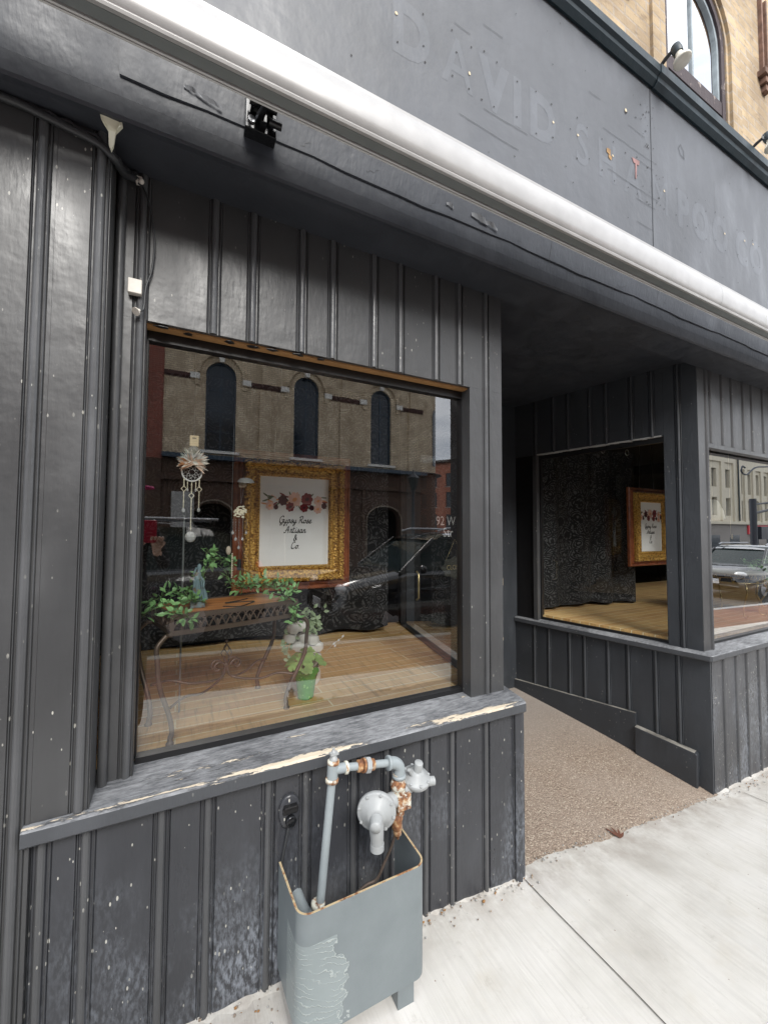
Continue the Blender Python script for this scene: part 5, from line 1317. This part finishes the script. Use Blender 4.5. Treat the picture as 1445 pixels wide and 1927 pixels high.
for q in ((.61, .325, 1.04), (.63, .32, 1.055), (.65, .32, 1.07), (.615, .325, 1.03)): mb.leaf(q, (.7, 0, .7), (0, -1, .2), .014, .008)
mb.build('white_spray', M['signwhite'], VA)

# ---------------------------------------------------------------- display 2 / 3 contents
GT = thing('gold_side_table', 'slender gold legged side table with pale top in the far right display', 'table', (4.3, .40, .83))
mb = MB(); gx, gy = 4.30, .42
mb.lathe([(.24, 0), (.25, .004), (.25, .016), (.24, .02)], (gx, gy, 1.185), (0, 0, 1), None, 32); mb.build('table_top', M['curtainwhite'], GT)
mb = MB(); mb.tube([(gx+.23*cos(t), gy+.23*sin(t), 1.12) for t in [2*pi*i/32 for i in range(33)]], .004, seg=6)
for i in range(16):
    a = 2*pi*i/16; mb.tube([(gx+.23*cos(a+s_*.1), gy+.23*sin(a+s_*.1), 1.152+.03*cos(s_*pi)) for s_ in [k/6-.5 for k in range(13)]], .0025, seg=5)
mb.build('scroll_apron', M['brass'], GT)
for a in (-2.3, -.9, .7, 2.3):
    mb = MB(); P = smooth([(gx+.22*cos(a), gy+.22*sin(a), 1.12), (gx+.25*cos(a), gy+.25*sin(a), 1.05), (gx+.2*cos(a), gy+.2*sin(a), .93), (gx+.2*cos(a), gy+.2*sin(a), .85), (gx+.235*cos(a), gy+.235*sin(a), .838), (gx+.25*cos(a), gy+.25*sin(a), .858)], 5); mb.tube(P, .006, seg=7); mb.build('leg', M['brass'], GT)
HX = thing('hexagonal_mirror', 'hexagonal silver mirror leaning against the gold legged table', 'mirror', (4.62, .33, .9))
mb = MB(); hp = [(4.62+.15*cos(pi/3*i), .30+.02*sin(pi/3*i), 1.0+.13*sin(pi/3*i)) for i in range(6)]; mb.extrude(hp, (0, .012, 0)); mb.build('mirror_plate', flat('mirror_silver', (.75, .76, .74), .08, .9), HX)
mb = MB(); mb.tube([Vector(q)+Vector((0, -.002, 0)) for q in hp+[hp[0]]], .006, seg=6); mb.build('rim', M['brass'], HX)
vine([[(4.25, .30, 1.30), (4.42, .28, 1.24), (4.52, .24, 1.18), (4.50, .22, 1.05)], [(4.35, .3, 1.22), (4.5, .28, 1.25), (4.6, .26, 1.3), (4.66, .28, 1.2)]], 'trailing_vine', 'green leafy vine spilling over the gold legged table', M['leaf'], .045, .022, 1.1, 8, spread=.03)
HL = thing('white_paper_lantern', 'white scalloped hanging shade at the top left of the right display', 'hanging shade', (4.2, .45, 1.85))
mb = MB(); mb.lathe([(.02, .12), (.04, .11), (.075, .02), (.085, -.04), (.07, -.055)], (4.12, .45, 1.70), (0, 0, 1), None, 24); mb.build('shade', M['curtainwhite'], HL)
mb = MB(); mb.tube([(4.12, .45, 1.82), (4.12, .45, 2.6)], .0015, seg=4); mb.build('cord', M['brass'], HL)
GO = thing('gold_hanging_ornament', 'gold flower ornament hanging on a fine chain in the right display', 'ornament', (4.45, .4, 1.5))
mb = MB()
for i in range(6): mb.leaf((4.35, .42, 1.50), (cos(i*1.05), -.3, sin(i*1.05)), (0, -1, 0), .03, .018)
mb.build('flower', M['brass'], GO)
mb = MB(); mb.tube([(4.35, .42, 1.5), (4.35, .42, 2.6)], .0012, seg=4); mb.build('chain', M['brass'], GO)

# ---------------------------------------------------------------- across the street (seen mirrored in the glass)
YB = .12-14
OB = thing('opposite_buff_building', 'long buff brick hall with tall arched dark blue windows across the street', 'building', (4, YB, -.3))
def wallfn(y0, sgn=1):
    return lambda a, b, w_: (a, y0-sgn*w_, b)
mb = MB(); ARC = [(1.2, 1.02), (4.34, 1.0), (7.63, .98), (-1.95, 1.0)]
panel(mb, [(-.62, 4.1), (9.75, 4.1), (9.75, 8.9), (-.62, 8.9)], [arch(c, w2, 4.3, 7.55) for c, w2 in ARC[:3]], wallfn(YB), .35, back=False)
# rounded corner
rad = 1.3
def crn(a, b): t = a*pi*.55; return (9.75+rad*sin(t), YB-rad+rad*cos(t), 4.1+4.8*b)
mb.grid(14, 1, crn); mb.build('brick_wall', M['ybrick_far'], OB)
mb = MB()
def crn2(a, b): t = R(28)+a*R(22); return (9.75+(rad+.02)*sin(t), YB-rad+(rad+.02)*cos(t), 4.5+2.7*b-(.35*(2*a-1)**2 if b == 1 else 0))
mb.grid(6, 4, crn2); mb.build('curved_window', M['winblue'], OB)
for c, w2 in ARC[:3]:
    mb = MB(); panel(mb, arch(c, w2, 4.3, 7.55), [arch(c, w2-.12, 4.36, 7.49)], wallfn(YB-.10), .06)
    mb.box((c-.02, YB-.17, 4.36), (c+.02, YB-.12, 7.49)); 
    for z in (5.0, 5.75, 6.5): mb.box((c-w2/2+.05, YB-.165, z), (c+w2/2-.05, YB-.125, z+.035))
    wf = mb.build('arched_window', M['bluefr'], OB)
    mb = MB(); mb.add([(c-.5, YB-.15, 4.3), (c+.5, YB-.15, 4.3), (c+.5, YB-.15, 7.6), (c-.5, YB-.15, 7.6)], [(0, 1, 2, 3)]); mb.build('pane', M['winblue'], wf)
    mb = MB()
    for ro, ri, yy in ((.87, .70, .05), (.80, .72, .09)):
        oo = [(c+ro*cos(pi*i/24), 7.05+ro*sin(pi*i/24)) for i in range(25)]; ii = [(c+ri*cos(pi*i/24), 7.05+ri*sin(pi*i/24)) for i in range(25)]
        for k in range(24):
            q = [oo[k], oo[k+1], ii[k+1], ii[k]]; mb.add([(a, YB+yy, b) for a, b in q]+[(a, YB, b) for a, b in q], [(0, 1, 2, 3), (0, 4, 5, 1), (2, 6, 7, 3)])
    mb.box((c-.87, YB, 6.6), (c-.72, YB+.05, 7.05)); mb.box((c+.72, YB, 6.6), (c+.87, YB+.05, 7.05))
    mb.build('hood_mould', M['ybrick_far'], OB)
    mb = MB(); mb.extrude([(c-.07, YB+.12, 7.52), (c+.07, YB+.12, 7.52), (c+.12, YB+.12, 7.86), (c-.12, YB+.12, 7.86)], (0, -.12, 0))
    for sx in (-1, 1): mb.box((c+sx*.87-.15, YB, 6.80), (c+sx*.87+.15, YB+.10, 7.0))
    mb.box((c-.65, YB, 4.2), (c+.65, YB+.12, 4.3)); mb.loose('stone_dressing', M['paleston'], OB)
mb = MB(); xx = [-.62, ARC[0][0]-1.02]
for a, b in ((-.62, .18), (2.22, 3.32), (5.36, 6.61), (8.65, 9.75)): mb.box((a, YB, 6.84), (b, YB+.04, 6.97)); mb.box((a, YB, 6.78), (b, YB+.02, 6.84))
mb.loose('brick_band', M['band'], OB)
mb = MB()
for x in (2.75, 5.95, 9.2):
    mb.box((x-.22, YB, 4.1), (x+.22, YB+.07, 6.72)); mb.box((x-.14, YB, 6.97), (x+.14, YB+.06, 8.8))
mb.loose('pilaster', M['ybrick_far'], OB)
mb = MB(); mb.box((-.62, YB, 3.95), (9.8, YB+.30, 4.1)); 
def ca(a, b): t = a*pi*.55; return (9.75+(rad+.3*b)*sin(t), YB-rad+(rad+.3*b)*cos(t), 4.1)
mb.grid(14, 1, ca); mb.build('ledge', M['bluefr'], OB)
mb = MB(); holes = [arch(1.03, 1.32, -.2, 2.45, 14, .55), arch(7.8, 1.6, -.2, 2.5, 14, .55), arch(4.4, 1.6, -.2, 2.5, 14, .55)]
panel(mb, [(-.62, -1.5), (9.75, -1.5), (9.75, 3.95), (-.62, 3.95)], [[(a, max(b, -.2)) for a, b in h] for h in holes], wallfn(YB), .4, back=False)
def crn3(a, b): t = a*pi*.55; return (9.75+rad*sin(t), YB-rad+rad*cos(t), -1.5+5.6*b)
mb.grid(14, 1, crn3)
for x in [ .0+i*.62 for i in range(16)]: 
    if all(abs(x-c) > .95 for c in (1.03, 7.8, 4.4)): mb.box((x-.07, YB, -1), (x+.07, YB+.09, 3.2))
mb.box((-.62, YB, 3.2), (9.75, YB+.14, 3.36)); mb.build('ground_floor', M['dbrick'], OB)
mb = MB()
for c, w2 in ((1.03, 1.40), (7.8, 1.68), (4.4, 1.68)):
    oo = [(c+w2/2*cos(pi*i/16), 1.92+.62*sin(pi*i/16)) for i in range(17)]; mb.tube([(c+w2/2, YB+.03, 0)]+[(a, YB+.03, b) for a, b in oo]+[(c-w2/2, YB+.03, 0)], .03, seg=6)
mb.build('arch_trim', M['trim_tan'], OB)
mb = MB(); mb.box((-.3, YB, -.5), (.4, YB+.12, 2.8)); mb.build('grey_pier', M['stone'], OB)
mb = MB(); mb.box((-.62, YB-1.2, -1.5), (9.75, YB-1.0, 8.9), M['dark_room']); mb.box((-.62, YB-6, 8.8), (9.75, YB-.0, 8.9), M['dark_room']); mb.build('inner_wall', None, OB)
RBD = thing('opposite_red_building', 'plain red brick wall adjoining the buff hall across the street', 'building', (-4, YB, -.2))
mb = MB(); mb.box((-16, YB-8, -1.5), (-.625, YB+.05, 3.9), M['dbrick']); mb.box((-16, YB-8, 3.901), (-.625, YB+.06, 9.2), M['rbrick']); mb.build('wall', None, RBD)
mb = MB()
for x in (-3, -6, -9): mb.box((x-.5, YB+.04, 4.8), (x+.5, YB+.075, 6.8))
mb.loose('window', M['windark'], RBD)
# angled red brick building further off
RD = thing('corner_red_building', 'three storey red brick corner building with narrow sash windows beyond the buff hall', 'building', (34, .12-47, -.6))
org = Vector((29.5, .12-42, 0)); dv = Vector((sin(R(15)), -cos(R(15)), 0)); dv = Vector((cos(R(75)), sin(R(75)), 0))
# virtual wall runs from (36.2, 38) back to (29, 52); real y mirrored
pA, pB = Vector((30.2, .12-46, 0)), Vector((38.0, .12-34.5, 0)); dv = (pB-pA).normalized(); LW = (pB-pA).length; nrm = Vector((-dv.y, dv.x, 0))
mb = MB(); hl = []
for k in range(6):
    for z0, z1 in ((1.6, 3.6), (4.6, 6.6), (7.4, 9.2)): 
        s_ = 1.1+k*2.1; hl.append([(s_, z0), (s_+.85, z0), (s_+.85, z1), (s_, z1)])
fnw = lambda a, b, w_: pA+dv*a-nrm*w_+Vector((0, 0, b))
panel(mb, [(0, -2), (LW, -2), (LW, 10.6), (0, 10.6)], hl, fnw, .25, back=False)
mb.build('wall', M['rbrick_far'], RD)
mb = MB(); mb.add([fnw(0, -2, .2), fnw(LW, -2, .2), fnw(LW, 10.6, .2), fnw(0, 10.6, .2)], [(0, 1, 2, 3)]); mb.build('window', M['windark'], RD)
mb = MB(); mb.add([fnw(0, 10.6, -.3), fnw(LW, 10.6, -.3), fnw(LW, 11., -.4), fnw(0, 11., -.4), fnw(0, 11., 8), fnw(LW, 11., 8)], [(0, 1, 2, 3), (3, 2, 5, 4)]); mb.build('roof_cornice', M['dbrick'], RD)
mb = MB()
for h in hl: 
    (a, z0), (b, _), (_, z1), _ = h; q = [fnw(a-.1, z0-.12, -.06), fnw(b+.1, z0-.12, -.06), fnw(b+.1, z0, -.06), fnw(a-.1, z0, -.06), fnw(a-.1, z0, .05), fnw(b+.1, z0, .05)]; mb.add(q, [(0, 1, 2, 3), (3, 2, 5, 4)])
mb.loose('window_sill', M['stone'], RD)
# cream bank building at the far corner
YC = .12-26
CB = thing('cream_bank_building', 'cream stucco three storey building with red bank sign further down the street', 'building', (66, YC, -1))
mb = MB(); hl = []; hs = []
for x in (57.9, 62.6, 66.2): hl += [[(x-.62, 7.4), (x+.62, 7.4), (x+.62, 9.9), (x-.62, 9.9)], [(x-.62, 3.6), (x+.62, 3.6), (x+.62, 6.0), (x-.62, 6.0)]]
for x in (69.6, 72.0, 74.5, 77.0, 79.5, 82.0): hs += [arch(x, 1.3, 6.7, 9.7, 8, .35), arch(x, 1.3, 3.0, 5.9, 8, .35)]
panel(mb, [(52, 2.8), (68.4, 2.8), (68.4, 12.8), (52, 12.8)], hl, wallfn(YC), .5, back=False)
panel(mb, [(68.41, 2.8), (84, 2.8), (84, 12.2), (68.41, 12.2)], hs, wallfn(YC), .5, back=False)
mb.build('upper_wall', M['stucco'], CB)
mb = MB(); mb.add([(52, YC-.45, 2.8), (84, YC-.45, 2.8), (84, YC-.45, 12), (52, YC-.45, 12)], [(0, 1, 2, 3)]); mb.build('window', M['windark'], CB)
mb = MB()
for x in (55.5, 60.4, 64.5, 67.8): mb.box((x-.45, YC, 2.8), (x+.45, YC+.22, 10.8))
for x in (68.9, 70.8, 73.25, 75.75, 78.25, 80.75): mb.box((x-.4, YC, 2.8), (x+.4, YC+.22, 10.2))
mb.box((52, YC, 10.8), (68.3, YC+.22, 12.75)); mb.box((68.5, YC, 10.2), (84, YC+.2, 12.15)); mb.loose('pilaster', M['stucco'], CB)
mb = MB(); mb.tube([(68.2, YC+.4, 2.9), (68.2, YC+.4, 12.5)], .09, seg=8); mb.build('downpipe', M['cornice'], CB)
mb = MB(); mb.box((52, YC-.5, -2), (84, YC+.1, 2.45), M['stucco_gray']); mb.build('ground_floor', None, CB)
mb = MB()
for x in (58, 62.2, 67.4, 73, 78): mb.box((x-1.3, YC+.05, -.9), (x+1.3, YC+.12, 1.0))
mb.loose('shop_window', M['windark'], CB)
mb = MB(); mb.box((52, YC-.3, 2.451), (84, YC+.45, 2.8)); mb.build('ledge', M['stucco'], CB)
mb = MB(); mb.box((70.9, YC+.12, 1.1), (79, YC+.3, 2.35)); sg = mb.build('bank_sign', M['signred'], CB)
text_mesh('Scotiabank', 1.25, lambda a, b: (74.9-a, YC+.32, 1.35+b), M['signwhite'], 'lettering', sg, offset=.02)
# street poles
TP = thing('traffic_signal_pole', 'dark traffic signal pole with mast arm and hanging signal at the corner', 'traffic signal', (27.7, .12-9, -.6))
mb = MB(); mb.tube([(27.75, .12-9, -.7), (27.75, .12-9, 3.3)], .16, seg=10); mb.build('pole', M['poleblack'], TP)
mb = MB(); mb.tube([(27.75, .12-9, 2.5), (36, .12-9, 3.6)], .07, seg=8); mb.tube([(27.75, .12-9, 3.0), (36, .12-9, 3.65)], .05, seg=8); mb.build('mast_arm', M['poleblack'], TP)
mb = MB(); mb.box((28.1, .12-9.2, 1.1), (28.9, .12-8.8, 1.8)); mb.build('signal_head', M['poleblack'], TP)
SA = thing('banner_arm_pole', 'dark street light pole with long scroll ended arm near the corner', 'street lamp', (33, .12-9.6, -.6))
mb = MB(); mb.tube([(34.5, .12-9, -.7), (34.5, .12-9, 6)], .12, seg=8); mb.build('pole', M['poleblack'], SA)
mb = MB(); mb.tube(smooth([(34.5, .12-9, 5.8), (30, .12-9, 5.25), (28.2, .12-9, 5.05), (27.2, .12-9, 4.6), (26.6, .12-9, 4.7), (26.7, .12-9, 5.0), (27.0, .12-9, 4.95)], 6), .045, seg=6); mb.build('arm', M['poleblack'], SA)
LP = thing('heritage_street_lamp', 'black heritage street lamp with glass lantern on the far pavement', 'street lamp', (7.45, .12-11, -.2))
mb = MB(); mb.lathe([(.14, -.4), (.12, .2), (.07, .4), (.055, 2.9), (.09, 2.95)], (7.45, .12-11, 0), (0, 0, 1), None, 12); mb.build('post', M['poleblack'], LP)
mb = MB(); mb.lathe([(.09, 0), (.19, .45)], (7.45, .12-11, 2.95), (0, 0, 1), None, 6, False); mb.build('lantern', M['carglass'], LP)
mb = MB(); mb.lathe([(.23, 0), (.10, .12), (.03, .2), (.02, .3)], (7.45, .12-11, 3.4), (0, 0, 1), None, 6, False); mb.build('cap', M['poleblack'], LP)

# cars at the near kerb
def car(x0, yn, zr, label, paintm, L=4.6, W_=1.85, H=1.68, lamps=True, name='parked_car', group=None):
    """front at x0 facing -x; near side at y = -yn, body spreads away from the shopfront"""
    T = thing(name, label, 'car', (x0+L/2, -yn-W_/2, zr), group)
    st = [(0, .35, .62, .72), (.04, .28, .78, .88), (.25, .24, .88, .96), (.95, .24, 1.0, 1.0), (1.15, .26, 1.04, 1.0), (3.4, .26, 1.06, 1.0), (4.25, .26, 1.08, .98), (4.5, .28, 1.05, .92), (4.6, .40, .95, .84)]
    mb = MB(); n = 12; k = L/4.6; vs = []; hs = H/1.68
    for xs_, zb, zt, ws in st:
        w2 = W_/2*ws
        ring = [(-1, zb), (-1.0, zb+.1), (-1.02, (zb+zt)/2), (-.97, zt-.08), (-.88, zt-.01), (-.5, zt+.02), (.5, zt+.02), (.88, zt-.01), (.97, zt-.08), (1.02, (zb+zt)/2), (1, zb+.1), (1, zb)]
        vs += [(x0+xs_*k, -yn-W_/2+a*w2, zr+b*hs) for a, b in ring]
    m_ = len(st); fs = [(i*n+j, i*n+(j+1) % n, (i+1)*n+(j+1) % n, (i+1)*n+j) for i in range(m_-1) for j in range(n)]
    mb.add(vs, fs+[tuple(range(n)), tuple(range((m_-1)*n, m_*n))[::-1]], None, True); mb.build('body', paintm, T)
    gh = [(1.05, 1.02, .86), (1.75, 1.50, .74), (2.0, 1.60, .72), (3.9, 1.58, .72), (4.2, 1.48, .73), (4.5, 1.05, .82)]
    mb = MB(); vs = []; bot = [(g_[0], 1.0, .9) for g_ in gh]
    for (xs_, zt, ws), (xb, zb, wb) in zip(gh, bot):
        vs += [(x0+xb*k, -yn-W_/2-W_/2*wb, zr+zb*hs), (x0+xs_*k, -yn-W_/2-W_/2*ws, zr+zt*hs), (x0+xs_*k, -yn-W_/2+W_/2*ws, zr+zt*hs), (x0+xb*k, -yn-W_/2+W_/2*wb, zr+zb*hs)]
    mb.add(vs, [(i*4+j, i*4+j+1, (i+1)*4+j+1, (i+1)*4+j) for i in range(5) for j in range(3)]+[(0, 1, 2, 3)], None, False); mb.build('windows', M['carglass'], T)
    mb = MB(); mb.grid(6, 4, lambda a, b: (x0+(1.72+2.45*a)*k, -yn-W_/2+(b-.5)*W_*.76, zr+(1.51+.13*sin(pi*min(1, max(0, a*1.0)))**.5-.02*(2*b-1)**2+.02)*hs), None); mb.build('roof', paintm, T)
    mb = MB()
    for s_ in (-1, 1):
        for xa, xb in ((1.05, 1.75), (2.72, 2.72), (4.4, 4.15)): mb.tube([(x0+xa*k, -yn-W_/2+s_*W_/2*.9, zr+1.02*hs), (x0+xb*k, -yn-W_/2+s_*W_/2*.75, zr+1.53*hs)], .035, seg=6)
    mb.loose('pillar', paintm, T)
    for s_ in (-1, 1):
        mb = MB(); mb.tube([(x0+1.9*k, -yn-W_/2+s_*W_*.34, zr+1.66*hs), (x0+2.1*k, -yn-W_/2+s_*W_*.34, zr+1.71*hs), (x0+4.0*k, -yn-W_/2+s_*W_*.34, zr+1.69*hs)], .022, seg=6); mb.build('roof_rail', M['rim'], T)
        for wx in (.92, 3.65):
            c = Vector((x0+wx*k, -yn-W_/2+s_*(W_/2-.10), zr+.35)); mb = MB()
            mb.lathe([(.20, -.10), (.33, -.10), (.36, -.06), (.36, .06), (.33, .11), (.22, .115)], c, (0, s_, 0), None, 24); wh = mb.build('wheel', M['tyre'], T)
            mb = MB(); mb.lathe([(.23, .10), (.21, .085), (.07, .09), (.06, .11), (.001, .112)], c, (0, s_, 0), None, 10, False); mb.build('rim', M['rim'], wh)
        mb = MB(); mb.ball((x0+.12, -yn-W_/2+s_*W_*.36, zr+.80*hs), .15, None, 10, 6, (.5, 1.1, .55)); mb.build('headlight', M['lampwhite'], T)
        mb = MB(); mb.ball((x0+4.52*k, -yn-W_/2+s_*W_*.40, zr+.95*hs), .14, None, 8, 6, (.5, .7, 1.2)); mb.build('taillight', M['lampred'], T)
        mb = MB(); mb.ball((x0+1.35*k, -yn-W_/2+s_*(W_/2+.10), zr+1.08*hs), .1, None, 8, 6, (.6, 1, .7)); mb.build('wing_mirror', paintm, T)
    mb = MB(); mb.box((x0-.03, -yn-W_/2-.5, zr+.5), (x0+.02, -yn-W_/2+.5, zr+.72)); mb.build('grille', M['black'], T)
    mb = MB(); mb.box((x0-.05, -yn-W_/2-.18, zr+.48), (x0-.03, -yn-W_/2+.18, zr+.62)); mb.build('number_plate', M['signwhite'], T)
    return T
G_ = 'cars parked along the near kerb'
zr = lambda x: road_z(x, -4)
car(-3.55, 4.0, zr(-1)-.02, 'dark grey estate car parked behind the photographer, reflected beside the table', M['cargrey'], H=1.62, group=G_)
car(2.05, 3.95, zr(4)-.02, 'black sport utility car at the kerb, its windscreen mirrored right of the framed sign', M['carblack'], H=1.72, group=G_)
car(14.9, 4.2, zr(16), 'black sport utility car with pale plate reflected in the far right window', M['carblack'], H=1.66, group=G_)
car(22.5, 5.5, zr(22), 'red car waiting on the road beyond the last black utility car', M['carred'], H=1.5, group=G_)

# ---------------------------------------------------------------- photographer (only mirrored in the glass)
PE = thing('person', 'person in dark jacket and magenta hat holding up a phone, mirrored in the window', 'person', (-.34, -1.78, .2))
def skinned(name, nodes, edges, mm, parent, sub=2):
    me = bpy.data.meshes.new(name); me.from_pydata([q[:3] for q in nodes], edges, []); o_ = bpy.data.objects.new(name, me); COL.objects.link(o_)
    sk = o_.modifiers.new('s', 'SKIN'); sk.use_smooth_shade = True
    for v_, q in zip(me.skin_vertices[0].data, nodes): v_.radius = (q[3], q[3]*(q[4] if len(q) > 4 else 1))
    me.skin_vertices[0].data[0].use_root = True
    sb_ = o_.modifiers.new('u', 'SUBSURF'); sb_.levels = sub; sb_.render_levels = sub
    bpy.context.view_layer.update(); dg = bpy.context.evaluated_depsgraph_get()
    me2 = bpy.data.meshes.new_from_object(o_.evaluated_get(dg)); bpy.data.objects.remove(o_)
    o2 = bpy.data.objects.new(name, me2); COL.objects.link(o2); o2.parent = parent; o2.matrix_parent_inverse = wmat(parent).inverted()
    me2.materials.clear()
    for q in mm[0]: me2.materials.append(q)
    for p in me2.polygons: p.material_index = mm[1](p.center); p.use_smooth = True
    return o2
bx, by, g0 = -.34, -1.80, .20
hand = Vector((-.135, -1.475, 1.44)); handL = Vector((-.225, -1.50, 1.49))
nodes = [(bx, by, g0+.88, .14), (bx, by, g0+1.05, .135), (bx, by, g0+1.22, .15), (bx, by, g0+1.33, .12), (bx, by, g0+1.40, .052), (bx, by+.01, g0+1.46, .052), (bx+.01, by+.02, g0+1.55, .085), (bx+.01, by+.02, g0+1.64, .075),
 (bx+.09, by, g0+.80, .09), (bx+.10, by+.02, g0+.45, .06), (bx+.10, by, g0+.08, .04), (bx+.10, by+.13, g0+.03, .035),
 (bx-.09, by, g0+.80, .09), (bx-.10, by+.02, g0+.45, .06), (bx-.10, by, g0+.08, .04), (bx-.10, by+.13, g0+.03, .035),
 (bx+.17, by, g0+1.31, .055), (bx+.25, by+.04, g0+1.08, .045), (hand.x, hand.y-.03, hand.z-.05, .026), (hand.x, hand.y, hand.z, .026),
 (bx-.17, by, g0+1.31, .055), (bx-.20, by+.08, g0+1.07, .045), (handL.x, handL.y-.03, handL.z-.04, .026), (handL.x, handL.y, handL.z, .026)]
edges = [(0, 1), (1, 2), (2, 3), (3, 4), (4, 5), (5, 6), (6, 7), (0, 8), (8, 9), (9, 10), (10, 11), (0, 12), (12, 13), (13, 14), (14, 15), (3, 16), (16, 17), (17, 18), (18, 19), (3, 20), (20, 21), (21, 22), (22, 23)]
for hv, base in ((hand, 19), (handL, 23)):
    for k in range(4):
        i0 = len(nodes); q = hv+Vector((-.03+.02*k, .012, .03)); nodes += [(*q, .0095), (*(q+Vector((.004, .02, .022))), .0085), (*(q+Vector((.012, .03, .018-.004*k))), .0075)]; edges += [(base, i0), (i0, i0+1), (i0+1, i0+2)]
    i0 = len(nodes); q = hv+Vector((.035, .0, .0)); nodes += [(*q, .011), (*(q+Vector((.01, .018, .02))), .009)]; edges += [(base, i0), (i0, i0+1)]
def pick(c):
    if c.z > g0+1.42 and (Vector((c.x, c.y))-Vector((bx, by))).length < .13: return 1
    if (c-hand).length < .085 or (c-handL).length < .085: return 1
    return 0
skinned('body', nodes, edges, ([M['jacket'], M['skin']], pick), PE)
mb = MB(); hc = Vector((bx+.01, by+.02, g0+1.60))
mb.lathe([(.16, -.0), (.155, .012), (.10, .02), (.098, .07), (.08, .10), (.001, .112)], hc+Vector((0, 0, .03)), (0, 0, 1), None, 24); mb.build('hat', M['magenta'], PE)
mb = MB(); mb.ball(hc+Vector((0, -.035, -.04)), .105, None, 14, 10, (1, .85, 1.35)); mb.build('hair', M['hair'], PE)
mb = MB(); mb.ball(hc+Vector((0, .095, -.035)), .016, None, 8, 6, (.8, 1, 1.5)); mb.build('nose', M['skin'], PE)
mb = MB()
for s_ in (-1, 1): mb.ball(hc+Vector((s_*.033, .082, -.012)), .014, None, 8, 6)
mb.ball(hc+Vector((0, .082, -.075)), .018, None, 8, 5, (1.3, .4, .35)); mb.build('face_feature', M['hair'], PE)
mb = MB(); mb.box((-.225, -1.462, 1.455), (-.135, -1.452, 1.60)); o = mb.build('phone', M['redcase'], None, .004); tag(o, 'phone in a red case held up by the mirrored person', 'phone')
